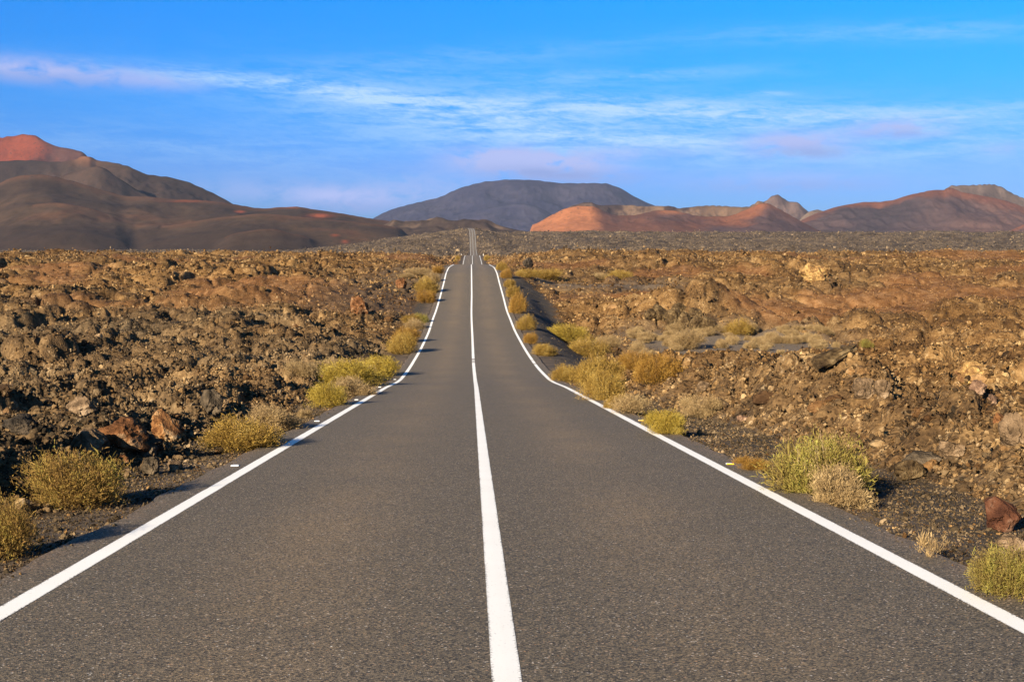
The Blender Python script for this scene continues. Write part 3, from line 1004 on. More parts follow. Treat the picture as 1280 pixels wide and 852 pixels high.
# small rubble: far too many pieces to count, one object
def build_rubble():
    src = bpy.data.collections.new('rubble_source')
    for k in range(12):
        rr = random.Random(k)
        me = clump_mesh('rubble_piece', 400 + k * 10)
        me.materials.append(M_RUBBLE)
        ob = bpy.data.objects.new('rubble_piece', me)
        src.objects.link(ob)
    N = 780000
    u = rng.random(N)
    # denser near, spread evenly over what the eye sees
    r = np.exp(math.log(5.0) + (math.log(1900.0) - math.log(5.0)) * u ** 0.88)
    a = np.radians(rng.uniform(-29, 29, N))
    # the same rubble beside the frame, near the road
    k = np.arange(N) < 60000
    r = np.where(k, np.exp(rng.uniform(math.log(4.0), math.log(60.0), N)), r)
    a = np.where(k, np.radians(rng.uniform(29, 58, N)) * np.where(rng.random(N) < 0.5, -1, 1), a)
    x, y = np.sin(a) * r, np.cos(a) * r
    # grit on the two verges
    grit = (np.arange(N) >= 60000) & (np.arange(N) < 190000)
    y = np.where(grit, np.exp(rng.uniform(math.log(4.0), math.log(48.0), N)), y)
    x = np.where(grit, road_x(y) + (3.30 + 3.4 * rng.random(N) ** 1.3) * np.where(rng.random(N) < 0.5, -1, 1), x)
    r = np.hypot(x, y)
    z, gravel, soil, dark, flat = terrain(x, y)
    s = np.abs(x - road_x(y))
    z = np.where(s < 3.42, road_z(y), z)
    keep = (s > 3.75) & (rng.random(N) < np.clip(1.0 - 0.60 * gravel - 0.12 * soil, 0.05, 1)) & ((gravel < 0.7) | (s > 4.0))
    size = 0.024 * np.exp(rng.normal(0, 0.5, N)) + 0.00054 * r * np.exp(rng.normal(0, 0.55, N))
    size = np.minimum(size, 0.15 + 0.0013 * np.minimum(r, 420))
    size = np.where(r > 420, 0.42 * np.exp(rng.normal(0, 0.45, N)) * (r / 700) ** 0.35, size)
    size = np.where(gravel > 0.6, size * np.exp(rng.normal(-1.35, 0.4, N)), size)
    dark = np.where(gravel > 0.6, 1.15, dark)
    size = np.where(soil > 0.4, size * 0.6, size)
    size = np.where(grit, (0.005 + 0.00030 * r) * np.exp(rng.normal(0, 0.55, N)) * np.where(s < 3.5, 0.6, 1.0), size)
    dark = np.where(grit & (rng.random(N) < 0.12), -0.6, dark)
    keep = (keep & ~grit) | (grit & (gravel > 0.5) & ((s > 3.5) | (rng.random(N) < 0.15)))
    x, y, z, size, dark, soil = (v[keep] for v in (x, y, z, size, dark, soil))
    n = len(x)
    me = bpy.data.meshes.new('lava_rubble')
    me.vertices.add(n)
    me.vertices.foreach_set('co', np.stack([x, y, z + size * 0.15], -1).astype(np.float32).ravel())
    sc = size[:, None] * rng.uniform(0.75, 1.3, (n, 3))
    fattr(me, 'scl', sc, 'FLOAT_VECTOR')
    fattr(me, 'rot', rng.uniform(0, 6.283, (n, 3)) * np.array([0.25, 0.25, 1.0]), 'FLOAT_VECTOR')
    fattr(me, 'pick', rng.integers(0, 12, n), 'INT')
    fattr(me, 'dark', np.clip(dark + rng.normal(0, 0.18, n), 0, 1))
    fattr(me, 'soil', soil * 0.6)
    fattr(me, 'far', ss(np.hypot(x, y), 360, 640))
    me.update()
    ob = link('lava_rubble', me, M_RUBBLE)
    tag(ob, 'loose lava rubble covering the fields beside the road', 'rubble', kind='stuff')
    ng = bpy.data.node_groups.new('scatter', 'GeometryNodeTree')
    ng.interface.new_socket('Geometry', in_out='INPUT', socket_type='NodeSocketGeometry')
    ng.interface.new_socket('Geometry', in_out='OUTPUT', socket_type='NodeSocketGeometry')
    gi, go = ng.nodes.new('NodeGroupInput'), ng.nodes.new('NodeGroupOutput')
    ci = ng.nodes.new('GeometryNodeCollectionInfo')
    ci.inputs['Collection'].default_value = src
    ci.inputs['Separate Children'].default_value = True
    ci.inputs['Reset Children'].default_value = True
    ip = ng.nodes.new('GeometryNodeInstanceOnPoints')
    ip.inputs['Pick Instance'].default_value = True

    def na(name, typ):
        q = ng.nodes.new('GeometryNodeInputNamedAttribute')
        q.data_type = typ
        q.inputs['Name'].default_value = name
        return next(o_ for o_ in q.outputs if o_.enabled and o_.name == 'Attribute')
    L = ng.links
    L.new(gi.outputs[0], ip.inputs['Points'])
    L.new(ci.outputs[0], ip.inputs['Instance'])
    L.new(na('pick', 'INT'), ip.inputs['Instance Index'])
    L.new(na('rot', 'FLOAT_VECTOR'), ip.inputs['Rotation'])
    L.new(na('scl', 'FLOAT_VECTOR'), ip.inputs['Scale'])
    L.new(ip.outputs[0], go.inputs[0])
    md = ob.modifiers.new('scatter', 'NODES')
    md.node_group = ng


build_rubble()

ROCKS = []
for k in range(10):
    rr = random.Random(50 + k)
    me = rock_mesh('lava_rock', 4, 600 + k, 6, (1, rr.uniform(0.7, 1.0), rr.uniform(0.6, 0.9)))
    me.materials.append(M_ROCK)
    ROCKS.append(me)


def tinted_rock_mat(name, a, b_, c):
    m, T, b = principled(name)
    tc = T.new('ShaderNodeTexCoord').outputs['Object']
    n = T.noise(tc, 1.6, 6, 0.65)
    n2 = T.noise(tc, 7.0, 5, 0.7)
    v = T.math('ADD', T.math('MULTIPLY', n, 0.6), T.math('MULTIPLY', n2, 0.4))
    T.put(b.inputs['Base Color'], T.ramp(v, [(0.32, tuple(q * 0.35 for q in a)), (0.43, a), (0.53, b_), (0.66, c)]))
    bump = T.new('ShaderNodeBump')
    bump.inputs['Strength'].default_value = 0.9
    bump.inputs['Distance'].default_value = 0.12
    T.put(bump.inputs['Height'], T.math('ADD', n2, T.math('MULTIPLY', T.voro(tc, 6.0), 0.5)))
    T.put(b.inputs['Normal'], bump.outputs[0])
    b.inputs['Roughness'].default_value = 0.95
    b.inputs['Specular IOR Level'].default_value = 0.08
    return m


RM = {
    'redbrown': tinted_rock_mat('rock_red_brown', (0.048, 0.019, 0.011), (0.098, 0.040, 0.021), (0.21, 0.125, 0.080)),
    'orange': tinted_rock_mat('rock_orange', (0.12, 0.05, 0.02), (0.26, 0.125, 0.045), (0.50, 0.38, 0.22)),
    'rustred': tinted_rock_mat('rock_rust', (0.075, 0.032, 0.013), (0.165, 0.072, 0.028), (0.36, 0.25, 0.14)),
    'grey': tinted_rock_mat('rock_grey', (0.042, 0.032, 0.021), (0.092, 0.068, 0.043), (0.20, 0.15, 0.095)),
    'tan': tinted_rock_mat('rock_tan', (0.085, 0.055, 0.030), (0.19, 0.125, 0.070), (0.36, 0.26, 0.16)),
    'yellow': tinted_rock_mat('rock_yellow', (0.13, 0.065, 0.028), (0.33, 0.20, 0.07), (0.55, 0.40, 0.17)),
    'pink': tinted_rock_mat('rock_pink', (0.12, 0.068, 0.042), (0.27, 0.165, 0.100), (0.45, 0.33, 0.22)),
    'umber': tinted_rock_mat('rock_umber', (0.040, 0.025, 0.012), (0.095, 0.062, 0.028), (0.24, 0.17, 0.085)),
    'dark': tinted_rock_mat('rock_dark', (0.022, 0.018, 0.014), (0.052, 0.040, 0.028), (0.13, 0.095, 0.06)),
}


def place_rock(px, py, wpx, hpx, mat, label, rz, mesh_i, tilt=0.0, sink=0.15, group=None, depth=0.85):
    x, y, z = ground_at(px, py)
    k = y / F
    w, h = wpx * k, hpx * k
    me = ROCKS[mesh_i % 10].copy()
    me.materials.clear()
    me.materials.append(RM[mat])
    o = link('lava_rock', me)
    co = np.array([v.co[:] for v in me.vertices])
    R = Matrix.Rotation(tilt, 3, 'Y') @ Matrix.Rotation(rz, 3, 'Z')
    co = co @ np.array(R).T
    ext = co.max(0) - co.min(0)
    co = (co - (co.max(0) + co.min(0)) / 2) / ext
    co = co * np.array([w, w * depth, h * (1 + sink)])
    co[:, 2] += h * (1 + sink) * 0.5 - h * sink
    me.vertices.foreach_set('co', co.astype(np.float32).ravel())
    me.update()
    o.location = (x, y + w * depth * 0.3, z)
    tag(o, label, 'rock', group)
    return o


place_rock(206, 552, 46, 40, 'orange', 'orange rock with a pale cap on top of the rock pile left of the road', 0.4, 0, 0.3)
place_rock(152, 566, 62, 42, 'rustred', 'wide rusty red rock between two bushes left of the road, pale at its left end', 1.2, 1, 0.0)
place_rock(110, 566, 46, 32, 'tan', 'greyish tan rock just behind the olive bush left of the road', 2.2, 2)
place_rock(180, 572, 42, 30, 'grey', 'dark brown rock wedged under the orange capped rock', 0.9, 3)
place_rock(186, 594, 24, 24, 'grey', 'small pointed grey rock standing on the gravel at the foot of the rock pile', 0.2, 4)
place_rock(157, 598, 15, 13, 'tan', 'fist-sized brown stone on the gravel below the rusty red rock', 2.0, 5)
place_rock(150, 582, 24, 15, 'rustred', 'low flat russet stone in front of the wide rusty red rock', 0.7, 6)
place_rock(217, 588, 20, 12, 'tan', 'low brown stone beside the pointed grey rock', 0.7, 7)
place_rock(263, 520, 30, 32, 'grey', 'upright grey boulder in the rubble behind the dry bush left of the road', 1.4, 8)
place_rock(100, 520, 40, 24, 'tan', 'ochre rock in the dark rubble above the olive bush', 0.3, 9)
place_rock(22, 545, 46, 26, 'dark', 'dark lava block in the rubble near the left picture edge', 0.6, 1)
place_rock(1256, 665, 46, 44, 'redbrown', 'large red-brown boulder above the green bush at the right edge', 0.3, 2)
place_rock(1268, 688, 46, 20, 'tan', 'low brown rock under the red-brown boulder', 1.9, 3)
place_rock(1019, 358, 38, 24, 'yellow', 'triangular yellow-faced rock high on the right-hand lava slope', 0.5, 4, 0.35)
slab = place_rock(1048, 451, 64, 13, 'umber', 'long tilted dark slab leaning beside the dry floor on the right', 0.1, 3, 0.0, depth=0.6)
slab.rotation_euler = (0.1, -0.40, 0.25)
place_rock(1084, 503, 34, 28, 'tan', 'cleft brown rock with black shadow on the right-hand lava', 1.0, 6, 0.4)
place_rock(1104, 498, 20, 22, 'tan', 'narrow brown rock beside the cleft rock', 2.4, 7)
place_rock(1224, 494, 24, 19, 'pink', 'pale rounded rock in the lava towards the right edge', 0.1, 8)
place_rock(1240, 508, 20, 17, 'pink', 'pinkish rock just below the pale rounded rock', 1.5, 9)
place_rock(1253, 534, 22, 19, 'orange', 'orange-brown rock alone on the right-hand lava', 0.9, 0)
place_rock(1218, 482, 40, 26, 'yellow', 'flat yellowish brown rock face above the pale rounded rock', 2.9, 1)
place_rock(930, 527, 18, 8, 'pink', 'small flat pink stone at the edge of the gravel on the right', 0.3, 2)
place_rock(448, 391, 24, 22, 'rustred', 'rusty boulder on the slope left of the climbing road', 0.4, 3, sink=0.5)
place_rock(501, 360, 15, 13, 'rustred', 'small rusty boulder casting a black shadow near the left-hand crest', 2.0, 4, sink=0.4)
place_rock(660, 335, 14, 13, 'dark', 'dark rock standing behind the golden shrubs near the crest', 1.0, 5)
place_rock(1140, 600, 40, 26, 'umber', 'dark brown lava block to the right of the large olive bush', 0.8, 6)
place_rock(1192, 575, 34, 22, 'tan', 'brown lava block up the bank from the large olive bush', 1.8, 7)
place_rock(1160, 585, 60, 18, 'grey', 'long low grey ledge in the lava behind the large olive bush', 0.2, 8)
place_rock(1270, 560, 40, 44, 'tan', 'tall brown lava outcrop with black shadow at the right picture edge', 0.4, 9)
place_rock(903, 512, 22, 16, 'tan', 'tan rock beside the pale dry bush right of the road', 1.1, 0)
place_rock(880, 490, 18, 12, 'tan', 'light tan rock at the brink above the dry floor', 2.1, 1)
for i, (px, py, w, h) in enumerate([(828, 402, 26, 22), (843, 408, 24, 24), (858, 412, 22, 22), (872, 414, 22, 20), (888, 416, 20, 20), (815, 400, 20, 14), (850, 394, 24, 16), (870, 400, 18, 14)]):
    place_rock(px, py, w, h, 'umber', 'dark lava block in the broken cliff above the dry floor', i * 0.8, i, 0.2, group='cliff blocks above the dry floor')


def scatter_rocks():
    groups = {
        (0, 1): ('one of many dark lava rocks strewn through the rubble field left of the road', 'dark lava rocks left of the road'),
        (0, 0): ('one of many rough ochre lava rocks strewn through the field left of the road', 'ochre lava rocks left of the road'),
        (1, 1): ('one of many dark lava rocks strewn over the lava bank right of the road', 'dark lava rocks right of the road'),
        (1, 0): ('one of many rough brown lava rocks strewn through the field right of the road', 'brown lava rocks right of the road'),
    }
    n = 0
    while n < 235:
        r = math.exp(random.uniform(math.log(9), math.log(120)))
        a = math.radians(random.uniform(-24, 24))
        x, y = math.sin(a) * r, math.cos(a) * r
        z, gravel, soil, dark, flat = (float(q[0]) for q in terrain(np.array([x]), np.array([y])))
        s = x - float(road_x(y))
        if abs(s) < 5.2 or gravel > 0.35 or flat > 0.3:
            continue
        size = (0.060 + 0.0018 * r) * math.exp(random.gauss(0.1, 0.32))
        o = link('lava_rock', ROCKS[n % 10])
        o.location = (x, y, z + size * 0.12)
        o.scale = (size * random.uniform(0.8, 1.3), size * random.uniform(0.8, 1.2), size * random.uniform(0.75, 1.15))
        o.rotation_euler = (random.uniform(-.5, .5), random.uniform(-.5, .5), random.uniform(0, 6.28))
        dk = 1 if dark > 0.5 else 0
        o['dark'] = float(0.9 if dk else random.uniform(0.0, 0.3))
        o['soil'] = float(random.uniform(0.0, 0.5))
        tag(o, groups[(int(s > 0), dk)][0], 'rock', groups[(int(s > 0), dk)][1])
        n += 1


scatter_rocks()


# ------------------------------------------------------------------ shrubs
def shrub_mesh(seed, n=9000, flat=0.62, lump=0.30, blade=(0.075, 0.013), open_=0.0, updir=0.5):
    """unit dome: radius 1, height about 2*flat; many thin sprigs through its outer volume"""
    g = np.random.default_rng(seed)
    nl = 11
    lc = np.stack([g.uniform(-0.55, 0.55, nl), g.uniform(-0.55, 0.55, nl), g.uniform(0.05, 0.55, nl)], -1)
    lr = g.uniform(0.26, 0.52, nl)
    lc[0], lr[0] = (0, 0, 0.12), 0.66
    which = g.choice(nl, n, p=(lr ** 2) / (lr ** 2).sum())
    d = g.normal(0, 1, (n, 3))
    d /= np.linalg.norm(d, axis=1, keepdims=True)
    d[:, 2] = np.abs(d[:, 2]) * 1.0 - 0.25 * (g.random(n) < 0.4)
    d /= np.linalg.norm(d, axis=1, keepdims=True)
    rad = lr[which] * (1 - open_ * 0.3 - g.random(n) ** 1.7 * (0.55 + open_ * 0.3))
    nz = fbm(d[:, 0] * 3 + which * 3.1, d[:, 1] * 3 + d[:, 2] * 2, 3, seed)
    p = lc[which] + d * (rad * (1 + lump * nz))[:, None]
    k = p[:, 2] > -0.02
    p, d, which = p[k], d[k], which[k]
    n = len(p)
    out = p - np.array([0, 0, -0.15])
    out /= np.linalg.norm(out, axis=1, keepdims=True)
    dr = out * 0.8 + d * 0.3 + g.normal(0, 0.55, (n, 3)) + np.array([0, 0, updir])
    dr /= np.linalg.norm(dr, axis=1, keepdims=True)
    sd = np.cross(dr, g.normal(0, 1, (n, 3)))
    sd /= np.linalg.norm(sd, axis=1, keepdims=True)
    L = blade[0] * g.uniform(0.6, 1.5, n)[:, None]
    W = blade[1] * g.uniform(0.6, 1.4, n)[:, None]
    strag = (g.random(n) < 0.05)[:, None]
    L = np.where(strag, L * 2.4, L)
    bend = g.normal(0, 0.35, (n, 3)) * L
    v = np.stack([p - sd * W, p + sd * W, p + dr * L * 0.6 + sd * W * 0.8 + bend * 0.3, p + dr * L + bend], 1)
    v = v.reshape(-1, 3) * np.array([1, 1, flat / 0.55])
    for c_ in (0, 1):
        lo_, hi_ = np.percentile(v[:, c_], (1, 99))
        v[:, c_] = (v[:, c_] - (lo_ + hi_) / 2) / ((hi_ - lo_) / 2)
    v[:, 2] = v[:, 2] / np.percentile(v[:, 2], 99.3)
    f = np.arange(n * 4).reshape(n, 4)
    me = mesh_np('foliage', v, f)
    val = np.clip(0.48 + 0.36 * fbm(p[:, 0] * 2.6, p[:, 1] * 2.6 + p[:, 2], 3, seed + 7) + g.normal(0, 0.15, n), 0, 1)
    fattr(me, 'sprig', np.repeat(val, 4))
    return me


def stem_mesh(seed, n=60, flat=0.62, rad=0.012, spread=0.95):
    g = random.Random(seed)
    V, Fc = [], []

    def tube(pts, r0, r1):
        b = len(V)
        for i, q in enumerate(pts):
            t = i / (len(pts) - 1)
            r = r0 * (1 - t) + r1 * t
            for k in range(3):
                a = k * 2.094
                V.append((q[0] + r * math.cos(a), q[1] + r * math.sin(a), q[2] + r * 0.4 * math.sin(a + 1)))
        for i in range(len(pts) - 1):
            for k in range(3):
                Fc.append((b + i * 3 + k, b + i * 3 + (k + 1) % 3, b + i * 3 + 3 + (k + 1) % 3, b + i * 3 + 3 + k))
    for _ in range(n):
        az_ = g.uniform(0, 6.283)
        tilt = g.uniform(0.1, 1.35)
        d = Vector((math.cos(az_) * math.sin(tilt), math.sin(az_) * math.sin(tilt), math.cos(tilt)))
        p = Vector((g.gauss(0, 0.1), g.gauss(0, 0.1), 0))
        pts = [p.copy()]
        ln = g.uniform(0.6, 1.0) * spread
        for i in range(5):
            p = p + d * ln / 5 + Vector((g.gauss(0, 0.035), g.gauss(0, 0.035), g.gauss(0, 0.025)))
            pts.append(p.copy())
            if i >= 1 and g.random() < 0.8:
                q = p.copy()
                bd = (d + Vector((g.gauss(0, 0.6), g.gauss(0, 0.6), g.gauss(0, 0.4)))).normalized()
                sp = [q.copy()]
                for _k in range(3):
                    q = q + bd * ln * 0.10 + Vector((g.gauss(0, 0.02), g.gauss(0, 0.02), g.gauss(0, 0.02)))
                    sp.append(q.copy())
                tube(sp, rad * 0.5, rad * 0.25)
        tube(pts, rad, rad * 0.35)
    return mesh_np('stem', np.array(V), np.array(Fc))


FM = {}
SM = {}
for kind, n_var, args in (('dense', 4, dict(n=42000, blade=(0.040, 0.0058), lump=0.75)), ('loose', 3, dict(n=24000, blade=(0.046, 0.0048), open_=0.7, lump=0.7, updir=0.5)),
                          ('wisp', 2, dict(n=420, blade=(0.12, 0.012), open_=1.0, lump=0.6, updir=0.9))):
    for i in range(n_var):
        FM[kind, i] = shrub_mesh(900 + i * 7 + len(kind), **args)
        SM[kind, i] = stem_mesh(950 + i * 11 + len(kind), n={'dense': 70, 'loose': 90, 'wisp': 26}[kind], rad={'dense': 0.012, 'loose': 0.0095, 'wisp': 0.010}[kind])
FMAT = {}
n_shrub = [0]


def shrub(px, py, wpx, hpx, colour, form, label, group=None, at=None):
    if at is None:
        x, y, z = ground_at(px, py)
    else:
        x, y, z = at
    k = y / F
    w, h = wpx * k, hpx * k
    i = n_shrub[0]
    n_shrub[0] += 1
    v = i % {'dense': 4, 'loose': 3, 'wisp': 2}[form]
    root = bpy.data.objects.new('shrub', None)
    root.empty_display_size = 0.2
    COL.objects.link(root)
    root.location = (x, y + w * 0.30, z - 0.02)
    root.rotation_euler = (0, 0, random.uniform(0, 6.28))
    root.scale = (w * 0.5, w * 0.5, h * 0.92)
    key = (form, v, colour)
    if key not in FMAT:
        me = FM[form, v].copy()
        me.materials.append(FOL[colour])
        FMAT[key] = me
    if not SM[form, v].materials:
        SM[form, v].materials.append(M_STEM)
    link('foliage', FMAT[key], None, root)
    link('stem', SM[form, v], None, root)
    tag(root, label, 'shrub', group)
    return root


GL, GR = 'shrubs along the left verge', 'shrubs along the right verge'
S = [
    (-12, 702, 84, 80, 'olive', 'dense', 'olive brown bush cut off by the left picture edge', GL),
    (84, 638, 108, 74, 'olive', 'dense', 'round olive bush on dark gravel in front of the rock pile', GL),
    (296, 566, 86, 44, 'gold', 'dense', 'golden bush on the left verge below a paler dry bush', GL),
    (338, 542, 62, 36, 'straw', 'loose', 'pale dry bush growing behind the golden bush on the left verge', GL),
    (380, 523, 18, 13, 'straw', 'loose', 'tiny straw tuft on the left verge between the dry bush and the large yellow clump', GL),
    (408, 510, 42, 32, 'yellow', 'dense', 'yellow bush at the near end of the large clump on the left verge', GL),
    (438, 497, 50, 27, 'straw', 'loose', 'straw coloured bush at the road side of the large clump on the left verge', GL),
    (430, 486, 76, 36, 'yellow', 'dense', 'widest yellow bush of the large clump on the left verge', GL),
    (472, 473, 46, 28, 'yellow', 'dense', 'yellow bush at the far end of the large clump on the left verge', GL),
    (457, 485, 24, 12, 'straw', 'loose', 'low straw tuft between the large clump and the left edge line', GL),
    (418, 470, 74, 20, 'straw', 'dense', 'pale brown bush behind the large yellow clump', GL),
    (374, 470, 42, 20, 'straw', 'dense', 'small pale bush in the rubble left of the large yellow clump', GL),
    (502, 443, 34, 28, 'gold', 'dense', 'golden shrub just past the dip on the left verge', GL),
    (507, 430, 30, 22, 'amber', 'dense', 'amber shrub behind the golden one past the dip', GL),
    (518, 412, 22, 14, 'straw', 'dense', 'small straw shrub on the left verge of the climbing road', GL),
    (525, 404, 19, 13, 'lime', 'dense', 'small yellow-green shrub at the top of the lower left cluster', GL),
    (513, 405, 20, 12, 'gold', 'dense', 'small golden shrub standing back from the lower left cluster', GL),
    (533, 379, 23, 17, 'amber', 'dense', 'amber shrub at the foot of the upper left cluster', GL),
    (533, 367, 26, 21, 'gold', 'dense', 'tall golden shrub in the middle of the upper left cluster', GL),
    (540, 353, 18, 13, 'straw', 'dense', 'pale shrub at the top of the upper left cluster', GL),
    (522, 346, 28, 9, 'straw', 'dense', 'low straw shrub on the slope left of the upper cluster', GL),
    (547, 342, 14, 10, 'amber', 'dense', 'small amber shrub beside the left edge line near the crest', GL),
    (508, 348, 18, 7, 'straw', 'dense', 'smallest straw shrub farthest from the road on the left slope', GL),
    (1030, 624, 112, 80, 'lime', 'loose', 'large airy yellow-green bush on the right verge', GR),
    (1054, 636, 70, 56, 'straw', 'loose', 'dry twiggy bush in front of the large airy bush on the right', GR),
    (1268, 748, 86, 66, 'lime', 'dense', 'bright green bush cut off by the right picture edge', GR),
    (1167, 697, 32, 38, 'straw', 'wisp', 'thin sparse plant alone on the dark gravel at the right', GR),
    (944, 588, 40, 18, 'amber', 'loose', 'low dry orange tuft behind a yellow road stud', GR),
    (833, 543, 44, 32, 'yellow', 'dense', 'bright yellow bush at the near end of the right-hand cluster', GR),
    (789, 517, 42, 25, 'straw', 'loose', 'straw bush next to the bright yellow bush on the right verge', GR),
    (878, 522, 44, 28, 'straw', 'loose', 'pale dry bush among tan rocks right of the bright yellow bush', GR),
    (756, 500, 50, 38, 'gold', 'dense', 'golden bush nearest the road in the large right-hand cluster', GR),
    (772, 511, 30, 18, 'gold', 'dense', 'low golden bush linking the large cluster to the straw bush', GR),
    (748, 487, 54, 44, 'gold', 'dense', 'tallest golden bush of the large right-hand cluster', GR),
    (709, 478, 36, 22, 'gold', 'dense', 'golden bush at the far roadside end of the large right-hand cluster', GR),
    (824, 480, 54, 36, 'amber', 'dense', 'amber bush standing right of the large cluster', GR),
    (797, 464, 38, 24, 'amber', 'dense', 'amber bush behind the one right of the large cluster', GR),
    (710, 429, 48, 24, 'yellow', 'dense', 'yellow bush at the back of the right-hand hollow', GR),
    (734, 446, 46, 23, 'gold', 'dense', 'golden bush just in front of the yellow bush in the hollow', GR),
    (760, 436, 30, 16, 'straw', 'dense', 'pale bush to the right of the bushes in the hollow', GR),
    (681, 445, 28, 16, 'gold', 'dense', 'wide low shrub on the embankment edge just past the dip', GR),
    (663, 430, 17, 15, 'amber', 'dense', 'second shrub of the embankment row counted from the dip', GR),
    (658, 413, 22, 20, 'gold', 'dense', 'third shrub of the embankment row counted from the dip', GR),
    (647, 392, 20, 26, 'amber', 'dense', 'tall amber shrub in the middle of the embankment row', GR),
    (641, 372, 16, 15, 'gold', 'dense', 'round golden shrub above the tall amber one in the embankment row', GR),
    (637, 360, 13, 12, 'gold', 'dense', 'small golden shrub in the upper part of the embankment row', GR),
    (633, 348, 13, 13, 'amber', 'dense', 'small amber shrub near the top of the embankment row', GR),
    (627, 338, 13, 11, 'gold', 'dense', 'last golden shrub of the embankment row at the crest', GR),
    (660, 347, 28, 11, 'gold', 'dense', 'golden shrub at the near end of the side track', GR),
    (684, 350, 34, 14, 'gold', 'dense', 'wider golden shrub beside the side track', GR),
    (751, 350, 24, 9, 'straw', 'dense', 'straw shrub at the far end of the side track', GR),
    (776, 349, 28, 11, 'gold', 'dense', 'golden shrub beyond the straw shrub at the end of the side track', GR),
    (1084, 434, 15, 11, 'lime', 'dense', 'single small yellow shrub at the right end of the dry floor', GR),
    (860, 437, 38, 26, 'straw', 'dense', 'largest dry shrub on the flat below the dark cliff', GR),
    (925, 420, 30, 20, 'gold', 'dense', 'dull golden shrub at the foot of the lava slope', GR),
]
for px, py, w, h, c, fm, lab, grp in S:
    shrub(px, py, w, h, c, fm, lab, grp)
for px, py, w, h in [(572, 325, 5, 6), (569, 328, 5, 4), (608, 326, 6, 7), (612, 324, 6, 4)]:
    shrub(px, py, w, h, 'gold', 'dense', 'tiny golden shrub beside the road at the second crest', 'shrubs at the second crest')

# dry tufts on the flat
placed = 0
while placed < 75:
    px, py = random.uniform(775, 1085), random.uniform(412, 458)
    x, y, z = ground_at(px, py)
    fl = float(terrain(np.array([x]), np.array([y]))[4][0])
    if fl < 0.25 or random.random() > fl:
        continue
    w = random.uniform(9, 19)
    shrub(px, py, w, w * random.uniform(0.5, 0.75), 'straw', 'dense' if random.random() < 0.5 else 'loose', 'small dry straw tuft on the grey floor right of the road', 'dry tufts on the floor', at=(x, y, z))
    placed += 1


# ------------------------------------------------------------------ road studs and roadside marker posts
M_STUD = simple_mat('stud_body', (0.60, 0.60, 0.58), 0.5)
M_WHITE = simple_mat('white_reflector', (0.85, 0.85, 0.82), 0.4, 0.05)
M_YELLOW = simple_mat('yellow_reflector', (0.75, 0.42, 0.03), 0.4, 0.1)


def box_bm(bm, cx, cy, cz, sx, sy, sz, taper=1.0):
    vs = []
    for z_, k in ((-0.5, 1.0), (0.5, taper)):
        for x_, y_ in ((-0.5, -0.5), (0.5, -0.5), (0.5, 0.5), (-0.5, 0.5)):
            vs.append(bm.verts.new((cx + x_ * sx * k, cy + y_ * sy * k, cz + z_ * sz)))
    for q in ((3, 2, 1, 0), (4, 5, 6, 7), (0, 1, 5, 4), (1, 2, 6, 5), (2, 3, 7, 6), (3, 0, 4, 7)):
        bm.faces.new([vs[i] for i in q])


def bm_obj(name, bm, mat, parent):
    bmesh.ops.recalc_face_normals(bm, faces=bm.faces)
    me = bpy.data.meshes.new(name)
    bm.to_mesh(me)
    bm.free()
    return link(name, me, mat, parent)


def stud(side, Yd, lab, mat, grp):
    s = side * 3.22
    x, z = float(road_x(Yd)) + s, float(road_z(Yd)) + 0.006
    root = bpy.data.objects.new('road_stud', None)
    COL.objects.link(root)
    root.location = (x, Yd, z)
    tag(root, lab, 'road stud', grp)
    bm = bmesh.new()
    box_bm(bm, 0, 0, 0.0055, 0.10, 0.08, 0.011, 0.72)
    bm_obj('body', bm, M_STUD, root)
    bm = bmesh.new()
    box_bm(bm, 0, -0.042, 0.0085, 0.10, 0.012, 0.013, 0.95)
    bm_obj('reflector', bm, mat, root)


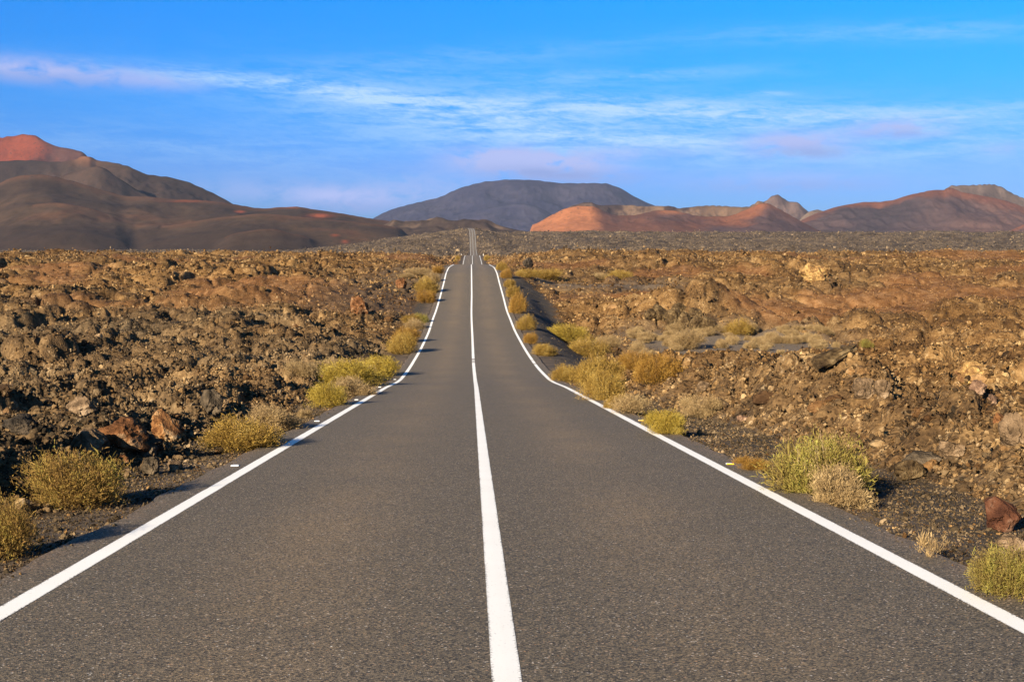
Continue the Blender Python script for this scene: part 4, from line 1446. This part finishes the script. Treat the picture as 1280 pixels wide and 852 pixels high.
for i, (Yd, w) in enumerate([(15.3, 'nearest'), (23.5, 'second'), (31.6, 'third'), (39.7, 'fourth'), (47.8, 'fifth')]):
    stud(-1, Yd, f'{w} white road stud beside the left edge line counted from the front', M_WHITE, 'white road studs on the left')
for i, (Yd, w) in enumerate([(15.5, 'nearest'), (23.7, 'second'), (31.8, 'third')]):
    stud(1, Yd, f'{w} yellow road stud beside the right edge line counted from the front', M_YELLOW, 'yellow road studs on the right')


def post(side, Yd, lab):
    x = float(road_x(Yd)) + side * 4.6
    z = float(terrain(np.array([x]), np.array([Yd]))[0][0])
    root = bpy.data.objects.new('marker_post', None)
    COL.objects.link(root)
    root.location = (x, Yd, z - 0.05)
    tag(root, lab, 'marker post', 'marker posts at the second crest')
    bm = bmesh.new()
    box_bm(bm, 0, 0, 0.42, 0.16, 0.10, 0.84, 0.85)
    bm_obj('post', bm, M_WHITE, root)
    bm = bmesh.new()
    box_bm(bm, 0, -0.052, 0.66, 0.10, 0.016, 0.14, 0.95)
    bm_obj('reflector', bm, M_YELLOW, root)


post(-1, 496.0, 'white marker post left of the road at the second crest')
post(1, 505.0, 'white marker post right of the road at the second crest')


# ------------------------------------------------------------------ the air
HAZE = 2.0e-5


def build_haze():
    bm = bmesh.new()
    box_bm(bm, 0, 0, 0, 1, 1, 1)
    me = bpy.data.meshes.new('haze')
    bmesh.ops.recalc_face_normals(bm, faces=bm.faces)
    bm.to_mesh(me)
    bm.free()
    m = bpy.data.materials.new('haze')
    m.use_nodes = True
    m.node_tree.nodes.clear()
    T = NT(m.node_tree)
    out = T.new('ShaderNodeOutputMaterial')
    v = T.new('ShaderNodeVolumePrincipled')
    v.inputs['Color'].default_value = (0.50, 0.68, 1.0, 1)
    v.inputs['Density'].default_value = HAZE
    T.l.new(v.outputs[0], out.inputs['Volume'])
    o = link('haze', me, m)
    lo, hi = -45.0, 700.0
    o.scale = (19200, 19200, hi - lo)
    o.location = (0, 0, (hi + lo) / 2)
    tag(o, 'thin blue haze over the plain', 'haze', kind='stuff')


if HAZE > 0:
    build_haze()
